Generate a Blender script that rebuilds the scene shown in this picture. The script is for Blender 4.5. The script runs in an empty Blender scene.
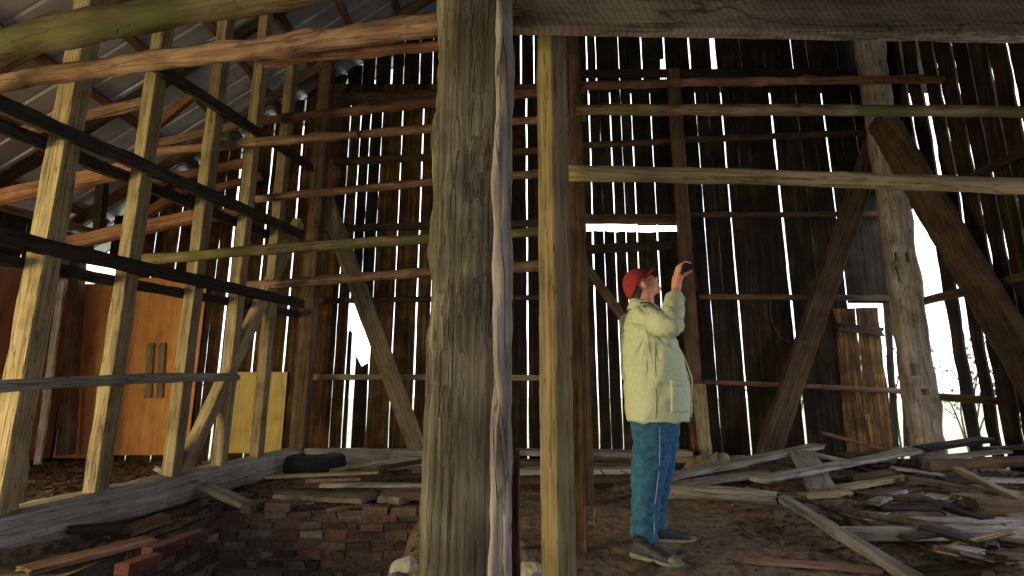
import bpy, bmesh, math, random
from mathutils import Vector, Matrix, noise, Euler
PI = math.pi
C = bpy.context.scene.collection
R = random.Random(11)

# ------------------------------------------------------------------ camera
F = 500.0; W, H = 1024.0, 576.0
CH = 1.02; TH = math.radians(10.8)
cd = bpy.data.cameras.new('camera'); cam = bpy.data.objects.new('camera', cd); C.objects.link(cam)
cam.location = (0, 0, CH); cam.rotation_euler = (PI/2 + TH, 0, 0)
cd.sensor_width = 36; cd.lens = 36*F/W; cd.clip_start = .05; cd.clip_end = 200
bpy.context.scene.camera = cam

def ray(px, py):
    x = (px-W/2)/F; u = (H/2-py)/F
    return Vector((x, math.cos(TH)-u*math.sin(TH), math.sin(TH)+u*math.cos(TH)))
def P(px, py, Y):
    d = ray(px, py); return Vector((0, 0, CH)) + d*(Y/d.y)
def G(px, py, z=0.0):
    d = ray(px, py); return Vector((0, 0, CH)) + d*((z-CH)/d.z)
def zat(py, Y): return P(512, py, Y).z

# ------------------------------------------------------------------ materials
def newmat(name):
    m = bpy.data.materials.new(name); m.use_nodes = True
    nt = m.node_tree; nt.nodes.clear()
    o = nt.nodes.new('ShaderNodeOutputMaterial'); b = nt.nodes.new('ShaderNodeBsdfPrincipled')
    nt.links.new(b.outputs[0], o.inputs[0])
    return m, nt, b
def N(nt, t, **kw):
    n = nt.nodes.new(t)
    for k, v in kw.items(): setattr(n, k, v)
    return n
def ramp(nt, stops):
    r = N(nt, 'ShaderNodeValToRGB'); e = r.color_ramp.elements
    while len(e) < len(stops): e.new(.5)
    for i, (p, c) in enumerate(stops): e[i].position = p; e[i].color = (*c, 1)
    return r
def wood(name, dark, mid, light, axis='X', grain=34, rough=.85, tint=False, bump=.5, moss=None, sawn=False, crack=.8):
    m, nt, b = newmat(name); L = nt.links.new
    tc = N(nt, 'ShaderNodeTexCoord'); oi = N(nt, 'ShaderNodeObjectInfo')
    add = N(nt, 'ShaderNodeVectorMath', operation='MULTIPLY_ADD')
    cx = N(nt, 'ShaderNodeCombineXYZ')
    for i in range(3): L(oi.outputs['Random'], cx.inputs[i])
    add.inputs[1].default_value = (37, 53, 71)
    L(cx.outputs[0], add.inputs[0]); L(tc.outputs['Object'], add.inputs[2])
    mp = N(nt, 'ShaderNodeMapping')
    s = {'X': (1.3, grain, grain), 'Z': (grain, grain, 1.1), 'Y': (grain, 1.1, grain)}[axis]
    mp.inputs['Scale'].default_value = s
    L(add.outputs[0], mp.inputs[0])
    n1 = N(nt, 'ShaderNodeTexNoise'); n1.inputs['Scale'].default_value = 1; n1.inputs['Detail'].default_value = 6; n1.inputs['Roughness'].default_value = .65; n1.inputs['Distortion'].default_value = .6
    L(mp.outputs[0], n1.inputs['Vector'])
    n2 = N(nt, 'ShaderNodeTexNoise'); n2.inputs['Scale'].default_value = 4.5; n2.inputs['Detail'].default_value = 5
    L(add.outputs[0], n2.inputs['Vector'])
    mix = N(nt, 'ShaderNodeMath', operation='MULTIPLY_ADD'); mix.inputs[1].default_value = .62
    m2 = N(nt, 'ShaderNodeMath', operation='MULTIPLY'); m2.inputs[1].default_value = .38
    L(n2.outputs[0], m2.inputs[0]); L(n1.outputs[0], mix.inputs[0]); L(m2.outputs[0], mix.inputs[2])
    r = ramp(nt, [(.34, dark), (.5, mid), (.66, light)])
    L(mix.outputs[0], r.inputs[0]); col = r.outputs[0]
    # dark drying cracks along the grain
    mp3 = N(nt, 'ShaderNodeMapping'); mp3.inputs['Scale'].default_value = tuple(v*.42 if v > 5 else v*.8 for v in s)
    L(add.outputs[0], mp3.inputs[0])
    n3 = N(nt, 'ShaderNodeTexNoise'); n3.inputs['Scale'].default_value = 1; n3.inputs['Detail'].default_value = 3; n3.inputs['Distortion'].default_value = .3
    L(mp3.outputs[0], n3.inputs['Vector'])
    ab = N(nt, 'ShaderNodeMath', operation='SUBTRACT'); ab.inputs[1].default_value = .5; L(n3.outputs[0], ab.inputs[0])
    ab2 = N(nt, 'ShaderNodeMath', operation='ABSOLUTE'); L(ab.outputs[0], ab2.inputs[0])
    cr = ramp(nt, [(0, (.25, .22, .2)), (.018, (1, 1, 1))]); L(ab2.outputs[0], cr.inputs[0])
    mm = N(nt, 'ShaderNodeMixRGB', blend_type='MULTIPLY'); mm.inputs[0].default_value = crack
    L(col, mm.inputs[1]); L(cr.outputs[0], mm.inputs[2]); col = mm.outputs[0]
    if moss:
        n4 = N(nt, 'ShaderNodeTexNoise'); n4.inputs['Scale'].default_value = 2.2; n4.inputs['Detail'].default_value = 6
        L(add.outputs[0], n4.inputs['Vector'])
        r4 = ramp(nt, [(.42, (0, 0, 0)), (.6, (1, 1, 1))]); L(n4.outputs[0], r4.inputs[0])
        mx = N(nt, 'ShaderNodeMixRGB'); mx.inputs[2].default_value = (*moss, 1)
        L(r4.outputs[0], mx.inputs[0]); L(col, mx.inputs[1]); col = mx.outputs[0]
    if sawn:
        mp5 = N(nt, 'ShaderNodeMapping'); mp5.inputs['Rotation'].default_value = (0, math.radians(28), 0)
        L(tc.outputs['Object'], mp5.inputs[0])
        wv = N(nt, 'ShaderNodeTexWave'); wv.inputs['Scale'].default_value = 9; wv.inputs['Distortion'].default_value = 7; wv.inputs['Detail'].default_value = 3
        L(mp5.outputs[0], wv.inputs[0])
        r5 = ramp(nt, [(.1, (.45, .45, .45)), (.6, (1.15, 1.1, 1.05))]); L(wv.outputs[0], r5.inputs[0])
        mx = N(nt, 'ShaderNodeMixRGB', blend_type='MULTIPLY'); mx.inputs[0].default_value = .45
        L(col, mx.inputs[1]); L(r5.outputs[0], mx.inputs[2]); col = mx.outputs[0]
    if tint:
        at = N(nt, 'ShaderNodeAttribute', attribute_name='tint')
        mx = N(nt, 'ShaderNodeMixRGB', blend_type='MULTIPLY'); mx.inputs[0].default_value = 1
        L(col, mx.inputs[1]); L(at.outputs['Color'], mx.inputs[2]); col = mx.outputs[0]
    else:
        hv = N(nt, 'ShaderNodeHueSaturation'); mr = N(nt, 'ShaderNodeMapRange')
        mr.inputs['To Min'].default_value = .75; mr.inputs['To Max'].default_value = 1.25
        L(oi.outputs['Random'], mr.inputs['Value']); L(mr.outputs[0], hv.inputs['Value']); L(col, hv.inputs['Color']); col = hv.outputs[0]
    L(col, b.inputs['Base Color']); b.inputs['Roughness'].default_value = rough
    b.inputs['Specular IOR Level'].default_value = .25
    bp = N(nt, 'ShaderNodeBump'); bp.inputs['Strength'].default_value = bump; bp.inputs['Distance'].default_value = .012
    mh = N(nt, 'ShaderNodeMath', operation='MULTIPLY'); L(n1.outputs[0], mh.inputs[0]); L(cr.outputs[0], mh.inputs[1])
    L(mh.outputs[0], bp.inputs['Height']); L(bp.outputs[0], b.inputs['Normal'])
    return m
def plain(name, c1, c2, scale=8, rough=.8, metal=0, bump=.2, tint=False, sss=0, spec=.3):
    m, nt, b = newmat(name); L = nt.links.new
    tc = N(nt, 'ShaderNodeTexCoord'); n = N(nt, 'ShaderNodeTexNoise'); n.inputs['Scale'].default_value = scale; n.inputs['Detail'].default_value = 7; n.inputs['Roughness'].default_value = .65
    L(tc.outputs['Object'], n.inputs['Vector'])
    r = ramp(nt, [(.35, c1), (.65, c2)]); L(n.outputs[0], r.inputs[0]); col = r.outputs[0]
    if tint:
        at = N(nt, 'ShaderNodeAttribute', attribute_name='tint')
        mx = N(nt, 'ShaderNodeMixRGB', blend_type='MULTIPLY'); mx.inputs[0].default_value = 1
        L(col, mx.inputs[1]); L(at.outputs['Color'], mx.inputs[2]); col = mx.outputs[0]
    L(col, b.inputs['Base Color']); b.inputs['Roughness'].default_value = rough; b.inputs['Metallic'].default_value = metal
    b.inputs['Specular IOR Level'].default_value = spec
    if sss:
        b.inputs['Subsurface Weight'].default_value = sss; b.inputs['Subsurface Radius'].default_value = (.02, .008, .004)
    if bump:
        bp = N(nt, 'ShaderNodeBump'); bp.inputs['Strength'].default_value = bump; bp.inputs['Distance'].default_value = .02
        L(n.outputs[0], bp.inputs['Height']); L(bp.outputs[0], b.inputs['Normal'])
    return m

M = {}
M['board'] = wood('barn_board_wood', (.004, .003, .002), (.019, .012, .007), (.070, .045, .026), 'Z', 26, tint=True)
M['hewn'] = wood('hewn_post_wood', (.04, .031, .019), (.12, .098, .063), (.25, .215, .155), 'X', 60, bump=.9)
M['yellow'] = wood('pale_sawn_wood', (.13, .09, .05), (.30, .225, .125), (.44, .35, .215), 'X', 44)
M['brown'] = wood('brown_frame_wood', (.03, .018, .011), (.095, .057, .034), (.17, .11, .068), 'X', 40)
M['red'] = wood('reddish_rafter_wood', (.07, .027, .017), (.20, .09, .055), (.34, .17, .11), 'X', 40)
M['dark'] = wood('dark_stained_wood', (.012, .008, .006), (.035, .025, .018), (.075, .055, .04), 'X', 30)
M['grey'] = wood('weathered_grey_wood', (.12, .10, .085), (.27, .235, .20), (.44, .40, .35), 'X', 34)
M['log'] = wood('peeled_log_wood', (.07, .036, .025), (.20, .112, .077), (.36, .23, .165), 'X', 34)
M['mosslog'] = wood('mossy_log_wood', (.06, .04, .022), (.17, .12, .065), (.28, .22, .125), 'X', 34, moss=(.085, .085, .03))
M['sawn'] = wood('saw_marked_beam_wood', (.12, .09, .078), (.25, .20, .17), (.38, .32, .28), 'X', 14, sawn=True)
M['ply'] = wood('plywood_sheet', (.46, .17, .045), (.66, .28, .085), (.76, .38, .13), 'X', 14, bump=.05, rough=.6, crack=0)
M['plyyellow'] = wood('yellow_plywood_sheet', (.34, .22, .06), (.50, .35, .11), (.62, .46, .18), 'X', 14, bump=.05, rough=.6, crack=0)
M['plydark'] = wood('dark_plywood_sheet', (.16, .055, .025), (.26, .10, .04), (.34, .15, .06), 'X', 14, bump=.05, rough=.6, crack=0)
M['metal'] = plain('galvanised_roof_metal', (.34, .32, .37), (.52, .49, .55), 3, .42, .45, .1)
M['dirt'] = plain('bare_dirt', (.085, .06, .04), (.30, .21, .145), 16, .95, 0, 1.6)
M['pit'] = plain('dark_pit_earth', (.02, .014, .01), (.06, .042, .03), 14, .95, 0, 1.2)  # darker than the bare dirt
M['grass'] = plain('outside_grass', (.34, .36, .20), (.62, .64, .44), 5, .95, 0, .6)
M['brick'] = plain('old_brick', (.55, .5, .5), (1, 1, 1), 30, .92, 0, .8, tint=True)
M['mortar'] = plain('crumbling_mortar', (.05, .04, .03), (.13, .10, .08), 25, .95, 0, 1)
M['stone'] = plain('pale_stone', (.28, .25, .22), (.52, .48, .42), 12, .9, 0, .8)
M['slab'] = plain('dusty_stone_slab', (.10, .075, .055), (.22, .17, .13), 10, .95, 0, .8)
M['rubber'] = plain('tyre_rubber', (.012, .013, .014), (.035, .037, .04), 40, .7, 0, .3)
M['leaf'] = plain('dry_leaf', (.35, .3, .22), (.8, .7, .55), 30, .9, 0, 0, tint=True)
M['rag'] = plain('dusty_sacking', (.22, .19, .13), (.40, .36, .27), 18, .95, 0, .6)
M['jacket'] = plain('tan_canvas_cloth', (.50, .53, .35), (.58, .61, .42), 40, .85, 0, .12)
M['lining'] = plain('dark_lining_cloth', (.02, .02, .022), (.05, .05, .05), 30, .9)
M['trimcloth'] = plain('pale_edge_cloth', (.55, .53, .42), (.66, .64, .52), 30, .85)
M['denim'] = plain('blue_denim', (.018, .075, .15), (.045, .15, .27), 26, .9, 0, .25)
M['skin'] = plain('skin', (.66, .27, .18), (.76, .36, .26), 14, .5, 0, .05, sss=.12)
M['cap'] = plain('red_cap_cloth', (.28, .022, .028), (.36, .04, .045), 40, .85, 0, .15)
M['hair'] = plain('dark_grey_hair', (.03, .027, .025), (.12, .11, .10), 120, .8, 0, .4)
M['shoe'] = plain('dark_shoe_leather', (.022, .023, .027), (.06, .062, .072), 30, .6)
M['sole'] = plain('grey_rubber_sole', (.16, .17, .13), (.27, .28, .22), 30, .8)
M['device'] = plain('black_plastic', (.012, .012, .014), (.02, .02, .022), 10, .3)
M['wire'] = plain('thin_metal_rim', (.3, .27, .22), (.45, .42, .36), 10, .35, .8, 0)
M['thread'] = plain('pale_stitching_thread', (.30, .38, .42), (.42, .5, .55), 30, .9, 0, 0)
M['bark'] = plain('twig_bark', (.06, .045, .03), (.19, .14, .10), 30, .9, 0, .5)
M['green'] = plain('shrub_leaf', (.20, .28, .08), (.42, .50, .20), 5, .8, 0, 0)
M['peel'] = wood('pale_torn_bark', (.16, .125, .11), (.36, .30, .27), (.58, .51, .48), 'X', 30, bump=1)

# ------------------------------------------------------------------ mesh helpers
def mesh_obj(name, verts, faces, mat, parent=None, smooth=False, tints=None, loc=None, rot=None):
    me = bpy.data.meshes.new(name); me.from_pydata([tuple(v) for v in verts], [], faces)
    me.materials.append(M[mat] if isinstance(mat, str) else mat)
    if smooth: me.polygons.foreach_set('use_smooth', [True]*len(me.polygons))
    if tints:
        a = me.color_attributes.new('tint', 'FLOAT_COLOR', 'POINT')
        for i, t in enumerate(tints): a.data[i].color = (t[0], t[1], t[2], 1)
    me.update()
    o = bpy.data.objects.new(name, me); C.objects.link(o)
    if loc is not None: o.location = loc
    if rot is not None: o.rotation_euler = rot
    if parent: o.parent = parent
    return o
def tag(o, label=None, cat=None, group=None, kind=None):
    if label: o['label'] = label
    if cat: o['category'] = cat
    if group: o['group'] = group
    if kind: o['kind'] = kind
    return o
def empty(name, loc, rz=0):
    o = bpy.data.objects.new(name, None); C.objects.link(o); o.location = loc; o.rotation_euler = (0, 0, rz); o.empty_display_size = .1
    return o
def nz(*a): return noise.noise(Vector(a))

def loftmesh(L, w, h, kind='rect', rough=.004, bend=0, taper=1, seed=0, splinter=.0, segs=None, knots=0, wmod=None):
    """timber along local X from 0 to L; w across (local Y), h up (local Z)"""
    rr = random.Random(seed)
    if segs is None: segs = max(4, min(60, int(L/.09)))
    if kind == 'round':
        n = 14; prof = [(math.cos(2*PI*i/n)*.5, math.sin(2*PI*i/n)*.5) for i in range(n)]
    elif kind == 'waney':
        n = 20; prof = []
        for i in range(n):
            a = 2*PI*i/n; c, s = math.cos(a), math.sin(a)
            k = 1/((abs(c)**6+abs(s)**6)**(1/6.)); prof.append((c*k*.5, s*k*.5))
    else:
        b = .06; prof = []
        cs = [(.5, -.5+b), (.5, 0), (.5, .5-b), (.5-b, .5), (0, .5), (-.5+b, .5), (-.5, .5-b), (-.5, 0), (-.5, -.5+b), (-.5+b, -.5), (0, -.5), (.5-b, -.5)]
        if w > 3*h: cs = [(x if abs(x) < .45 or abs(abs(x)-.5) > 1e-6 else x, y) for x, y in cs]
        prof = cs; n = len(prof)
    kn = [(rr.uniform(.1, .9)*L, rr.uniform(0, 2*PI), rr.uniform(.5, 1)) for _ in range(knots)]
    V = []; s0 = seed*7.31
    bdir = rr.uniform(-.5, .5)
    for i in range(segs+1):
        t = i/segs; x = t*L; tp = 1+(taper-1)*t
        oy = bend*bdir*4*t*(1-t)+.35*bend*nz(x*.9, s0, 3.3); oz = bend*4*t*(1-t)*.6+.5*bend*nz(x*1.1, s0, 9.1)
        mw = wmod(t) if wmod else 1
        for j, (a, c) in enumerate(prof):
            ang = math.atan2(c, a)
            dd = rough*(nz(x*4.5, math.cos(ang)*1.3+s0, math.sin(ang)*1.3)*1.6 + .6*nz(x*14, math.cos(ang)*3+s0, math.sin(ang)*3))
            for kx, ka, ks in kn:
                q = ((x-kx)/.05)**2 + (((ang-ka+PI) % (2*PI)-PI)/.35)**2
                if q < 6: dd += ks*.014*math.exp(-q)
            r = math.hypot(a*w, c*h) or 1e-6
            k = 1+dd/r
            V.append([x, a*w*tp*k*mw+oy, c*h*tp*k+oz])
    if splinter:
        for j in range(n):
            V[j][0] -= rr.uniform(-1, 1)*splinter*(1 if rr.random() < .7 else 1.8)
            V[segs*n+j][0] += rr.uniform(-1, 1)*splinter*(1 if rr.random() < .7 else 1.8)
    Fc = []
    for i in range(segs):
        for j in range(n):
            a = i*n+j; b2 = i*n+(j+1) % n
            Fc.append((a, a+n, b2+n, b2))
    def ctr(base):
        c = [sum(V[base+j][k] for j in range(n))/n for k in range(3)]; V.append(c); return len(V)-1
    c0 = ctr(0); c1 = ctr(segs*n)
    for j in range(n):
        Fc.append((c0, j, (j+1) % n)); Fc.append((c1, segs*n+(j+1) % n, segs*n+j))
    return V, Fc
SEED = [0]
def frame_mat(p0, p1, roll=0, upv=None):
    d = (p1-p0); L = d.length; x = d.normalized()
    up = upv or (Vector((0, 0, 1)) if abs(x.z) < .92 else Vector((0, 1, 0)))
    y = up.cross(x).normalized(); z = x.cross(y).normalized()
    m = Matrix((x, y, z)).transposed().to_4x4() @ Matrix.Rotation(roll, 4, 'X')
    m.translation = p0
    return m, L
def timber(name, p0, p1, w, h, mat, label=None, cat=None, kind='rect', group=None, roll=0, parent=None, upv=None, **kw):
    p0 = Vector(p0); p1 = Vector(p1)
    m, L = frame_mat(p0, p1, roll, upv)
    SEED[0] += 1
    kw.setdefault('seed', SEED[0])
    V, Fc = loftmesh(L, w, h, kind, **kw)
    o = mesh_obj(name, V, Fc, mat, parent, smooth=(kind != 'rect'))
    o.matrix_world = m
    if label: tag(o, label, cat, group)
    return o

def box_verts(c, s, rotz=0, jit=0, rr=R, rot=None):
    out = []
    m = rot or Matrix.Rotation(rotz, 3, 'Z')
    for dx in (-.5, .5):
        for dy in (-.5, .5):
            for dz in (-.5, .5):
                v = Vector((dx*s[0]+rr.uniform(-jit, jit), dy*s[1]+rr.uniform(-jit, jit), dz*s[2]+rr.uniform(-jit, jit)))
                out.append(m @ v + Vector(c))
    return out
BOXF = [(0, 1, 3, 2), (4, 6, 7, 5), (0, 4, 5, 1), (2, 3, 7, 6), (0, 2, 6, 4), (1, 5, 7, 3)]

class Coll:
    def __init__(s): s.V = []; s.F = []; s.T = []
    def add(s, V, Fc, t=(1, 1, 1)):
        b = len(s.V); s.V += [Vector(v) for v in V]; s.F += [tuple(i+b for i in f) for f in Fc]; s.T += [t]*len(V)

def board(col, xa0, xa1, xb0, xb1, z0, z1, Y, th=.025, seed=0, tint=(1, 1, 1), axis='x', rag0=0, rag1=0, edge=.006):
    """upright board: bottom edges xa0..xa1 at z0, top edges xb0..xb1 at z1"""
    rr = random.Random(seed*13+5); n = max(3, int((z1-z0)/.12)); V = []
    dy = rr.uniform(-.012, .012)
    for i in range(n+1):
        t = i/n; z = z0+(z1-z0)*t
        l = xa0+(xb0-xa0)*t+edge*nz(z*2.7, seed*3.1, 0)+edge*.5*nz(z*11, seed*3.1, 5); r = xa1+(xb1-xa1)*t+edge*nz(z*2.7, seed*3.1, 8)+edge*.5*nz(z*11, seed*3.1, 15)
        mid = (l+r)/2; cup = .004*nz(z, seed, 2)
        zz = [z, z, z]
        if i == 0 and rag0: zz = [z+rr.uniform(-rag0, rag0) for _ in range(3)]
        if i == n and rag1: zz = [z+rr.uniform(-rag1, rag1) for _ in range(3)]
        pts = [(l, dy, zz[0]), (mid, dy+cup, zz[1]), (r, dy, zz[2]), (r, dy+th, zz[2]), (mid, dy+th+cup, zz[1]), (l, dy+th, zz[0])]
        for p in pts:
            V.append((p[0], Y+p[1], p[2]) if axis == 'x' else (Y-p[1], p[0], p[2]))
    Fc = []
    for i in range(n):
        for j in range(6):
            a = i*6+j; b = i*6+(j+1) % 6
            Fc.append((a, b, b+6, a+6))
    Fc.append((5, 4, 3, 2, 1, 0)); Fc.append(tuple(n*6+k for k in range(6)))
    k = rr.uniform(.65, 1.3); t = (tint[0]*k, tint[1]*k*rr.uniform(.94, 1.04), tint[2]*k*rr.uniform(.88, 1.06))
    col.add(V, Fc, t)
def struct(o): o['kind'] = 'structure'; return o

# ------------------------------------------------------------------ the setting
YB = 6.55          # inside face of the back wall
XR = 5.12          # right wall
XL = -5.75         # outer wall of the lean-to
# roof plane through the line where it meets the back wall
ra = P(70, 252, YB); rb = P(320, 92, YB)
RS = (rb.z-ra.z)/(rb.x-ra.x)
def roofz(x): return ra.z+RS*(x-ra.x)
RIDGE = 3.6
def roofz2(x): return roofz(x) if x <= RIDGE else roofz(RIDGE)-RS*(x-RIDGE)
def X(px, py=200): return P(px, py, YB).x

bk = Coll(); sd = 1
# --- tier two of the main back wall (slit centre px at row 200, half-gap in metres)
slits = [(300, .004), (322, .011), (345, .011), (356, .007), (366, .010), (378, .008), (399, .011), (420.5, .013), (434, .009), (455, .01), (480, .01), (505, .01), (527, .014),
         (549, .004), (571, .013), (592, .015), (603, .004), (614, .012), (625, .008), (636, .011), (656, .011), (680, .004), (703, .013), (716, .007), (730, .011), (743, .005),
         (757, .004), (781, .018), (795, .004), (808, .010), (823, .004), (835, .014), (850, .004), (865.5, .012), (880, .006), (898, .01)]
zt = zat(84, YB)         # top of the long boards
zb = -.05
def special(pxm): return None
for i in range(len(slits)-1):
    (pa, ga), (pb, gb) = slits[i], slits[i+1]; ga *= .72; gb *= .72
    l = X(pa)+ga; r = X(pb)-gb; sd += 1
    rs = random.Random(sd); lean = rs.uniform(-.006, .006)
    tc = (1, 1, 1)
    pm = (pa+pb)/2
    if 571 < pm < 672:      # boards end below a long horizontal opening
        ztop = zat(231 + (pm-571)*.01, YB); g = .012
        board(bk, l-g*.2, r, l, r-.006, zb, ztop, YB, seed=sd, tint=(1.35, 1.3, .95), rag1=.012)
        board(bk, l, r, l, r, zat(222 if pm < 640 else 225, YB), zt, YB, seed=sd+500)
        continue
    if 356 < pm < 378:      # broken boards behind the left brace
        board(bk, l, r, l, r, zat(303, YB), zt, YB, seed=sd+500, rag0=.02)
        if pm < 366: board(bk, l-.0, l+.05, l, l+.045, zb, zat(330, YB), YB, seed=sd, rag1=.05)
        else: board(bk, l-.02, r, l-.02, r-.01, zb, zat(361, YB), YB, seed=sd, rag1=.09)
        continue
    if 835 < pm < 898:      # hatch opening, filled by the loose door boards below
        board(bk, l, r, l, r, zat(303, YB), zt, YB, seed=sd+500)
        continue
    board(bk, l+lean, r+lean, l, r, zb, zt, YB, seed=sd, rag0=.03, tint=((4.2, 3.3, 1.8) if pm < 440 else (1.35, 1.2, .95)))  # tints paint warm light on the boards, much stronger in the left bay
# boards below the right-hand hatch level: left jamb and sliver boards
def lowboard(p0a, p0b, p1a, p1b, y0, y1, rag=.02, s=0, tint=(1, 1, .9), dy=0):
    a0 = P(p0a, y0, YB).x; a1 = P(p0b, y0, YB).x; b0 = P(p1a, y1, YB).x; b1 = P(p1b, y1, YB).x
    board(bk, a0, a1, b0, b1, zat(y0, YB), zat(y1, YB), YB+dy, seed=900+s, rag0=rag, rag1=rag, tint=tint, edge=.012)
lowboard(893, 899, 884, 890, 446, 303, s=3)
lowboard(905, 912, 896, 901, 446, 303, s=4)
# --- upper tier behind the high rail
up = [(300, .0), (322, .003), (334, .003), (348, .016), (363, .010), (376, .012), (392, .018), (404, .008), (420, .008), (433, .007), (450, .01), (475, .01), (500, .01), (521, .016), (534, .010), (560, .004), (587, .014), (596, .009),
      (619, .012), (642, .016), (665, .018), (690, .018), (712, .02), (741, .008), (765, .003), (793, .012), (808, .011), (838, .007), (852, .003), (872, .006), (890, .004), (905, .008), (925, .005)]
zu = 0
for i in range(len(up)-1):
    (pa, ga), (pb, gb) = up[i], up[i+1]; ga *= .72; gb *= .72
    l = P(pa, 45, YB).x+ga; r = P(pb, 45, YB).x-gb; sd += 1
    if pa == 404: pass
    z0 = zt-.10; z1 = roofz2((l+r)/2)+.12; z1 = max(z1, z0+.2)
    rl = 0; rr_ = 0
    if pa == 712: rl = .07      # wedge-shaped gap
    if pb == 712: rr_ = -.0
    if pb == 665: # notch at foot
        board(bk, l, r-.09, l, r-.05, z0, zat(56, YB), YB+.05, seed=sd, rag1=.03); board(bk, l, r, l, r, zat(56, YB), z1, YB+.05, seed=sd+700, rag0=.01); continue
    if pa == 348:
        board(bk, l+.03, r, l-.03, r, z0, z1, YB+.05, seed=sd); continue
    if pb == 348:
        board(bk, l, r-.03, l, r+.03, z0, z1, YB+.05, seed=sd); continue
    board(bk, l+rl, r, l-.02 if rl else l, r, z0, z1, YB+.05, seed=sd)
# --- back wall of the lean-to (left of the partition)
ls = [75, 92, 108, 124, 140, 152, 163, 176, 190, 205, 217, 230, 246, 262, 277, 292, 302]
for i in range(len(ls)-1):
    g = .016 if ls[i] in (176, 205, 230, 246, 262, 277, 292) else .006
    g2 = .016 if ls[i+1] in (176, 205, 230, 246, 262, 277, 292) else .006
    l = P(ls[i], 260, YB).x+g; r = P(ls[i+1], 260, YB).x-g2; sd += 1
    if ls[i] < 120:
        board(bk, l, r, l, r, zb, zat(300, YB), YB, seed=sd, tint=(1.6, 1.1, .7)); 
        if ls[i] != 92: board(bk, l, r, l, r, zat(262, YB), roofz(l)+.12, YB, seed=sd+50)
    else:
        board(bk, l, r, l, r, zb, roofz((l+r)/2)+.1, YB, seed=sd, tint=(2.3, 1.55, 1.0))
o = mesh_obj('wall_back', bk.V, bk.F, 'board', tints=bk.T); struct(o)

# --- right wall: boards along Y
rw = Coll()
pxs = [912, 924, 942, 960, 979, 996, 1016, 1037, 1060, 1084, 1110, 1140]
def Yr(px, py=200):     # where the ray of this column meets x = XR
    d = ray(px, py); return d.y*XR/d.x
prev = Yr(918)
edges = [YB+.02] + [Yr(p) for p in pxs[1:]]
for i in range(len(edges)-1):
    a, b = edges[i+1]+.007, edges[i]-.007; sd += 1
    zr = roofz2(XR)+.15
    if i == 0:   # only a short board above the tall opening by the post
        board(rw, a, b, a, b, zat(195, 6.5), zr, XR+.03, seed=sd, axis='y'); continue
    wob = .05 if i < 3 else .006      # wider, ragged gaps low down
    board(rw, a+wob*.9, b-wob, a, b, -.05, zr, XR+.03, seed=sd, axis='y', tint=(1.1, 1.05, .8), edge=.02)
y = edges[-1]
while y > -1.8:
    w = R.uniform(.17, .28); sd += 1
    board(rw, y-w, y-.007, y-w, y-.007, 2.5 if 1.3 < y < 3.5 else -.05, roofz2(XR)+.15, XR+.03, seed=sd, axis='y'); y -= w
struct(mesh_obj('wall_right', rw.V, rw.F, 'board', tints=rw.T))
# --- lean-to outer wall, front wall
lw = Coll(); y = YB+.02
while y > -1.8:
    w = R.uniform(.17, .28); sd += 1
    board(lw, y-w, y-.004, y-w, y-.004, 2.15 if -.1 < y < 2.6 else -.05, roofz(XL)+.02, XL, seed=sd, axis='y', tint=(1.3, .9, .7)); y -= w
struct(mesh_obj('wall_left', lw.V, lw.F, 'board', tints=lw.T))
fw = Coll(); x = XL
while x < XR:
    w = R.uniform(.18, .28); sd += 1
    lo = -.05
    if -2.4 < x < -.3: lo = 2.5  # opening added behind the camera for ambient light
    board(fw, x, x+w-.004, x, x+w-.004, lo, roofz2(x)+.1, -1.9, seed=sd); x += w
struct(mesh_obj('wall_front', fw.V, fw.F, 'board', tints=fw.T))

# --- roof sheets with raised ribs
def roof(name, x0, x1, sgn):
    V = []; Fc = []; y = -2.3; prof = []
    while y < YB+.5:
        prof += [(y, 0), (y+.19, 0), (y+.203, .026), (y+.222, .026), (y+.235, 0)]; y += .235
    n = len(prof)
    for xx in (x0, x1):
        z = roofz2(xx)+.1
        for (yy, dz) in prof: V.append((xx, yy, z+dz))
    for j in range(n-1): Fc.append((j, j+1, n+j+1, n+j))
    o = mesh_obj(name, V, Fc, 'metal')
    s = o.modifiers.new('thick', 'SOLIDIFY'); s.thickness = .003
    return struct(o)
roof('ceiling', XL-.3, RIDGE+.01, 1)
roof('ceiling_right', RIDGE, XR+.3, -1)

# ------------------------------------------------------------------ ground
PX0, PX1, PY0, PY1 = -2.42, -.72, 1.35, 4.42     # brick-lined pit
def gh(x, y):
    z = .018*nz(x*1.7, y*1.7, 0)+.014*nz(x*5, y*5, 3)+.012*nz(x*9, y*9, 7)
    # low heap of debris under the boards on the right
    m = max(0, min(1, (x-1.35+(y-4.2)*.5)/1.6))*max(0, min(1, (y-3.0)/1.2))*max(0, min(1, (7-y)/.8))
    z += .14*m*m*(3-2*m)
    m2 = max(0, min(1, (y-4.5)/.7))*max(0, min(1, (6.2-y)/.4))*max(0, min(1, (1-abs(x+1.6)/1.1)*2))
    z += .05*m2
    if x < -2.9: z += .06
    # the earth slumps towards the right-hand lip of the pit
    if PY0-.3 < y < PY1+.1 and PX1-.05 < x < PX1+.45: z -= .22*(1-(x-PX1+.05)/.5)**2*min(1, max(0, (PY1+.1-y)/.5))
    return z
V = []; Fc = []; x0, y0, st = -6.0, -2.0, .045
nx = int((XR+.3-x0)/st)+1; ny = int((YB+.25-y0)/st)+1
def inpit(x, y): return PX0 < x < PX1 and PY0 < y < PY1
for j in range(ny):
    for i in range(nx):
        x = x0+i*st; y = y0+j*st; V.append((x, y, gh(x, y)))
for j in range(ny-1):
    for i in range(nx-1):
        cx = x0+(i+.5)*st; cy = y0+(j+.5)*st
        if inpit(cx, cy): continue
        a = j*nx+i; Fc.append((a, a+1, a+nx+1, a+nx))
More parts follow.
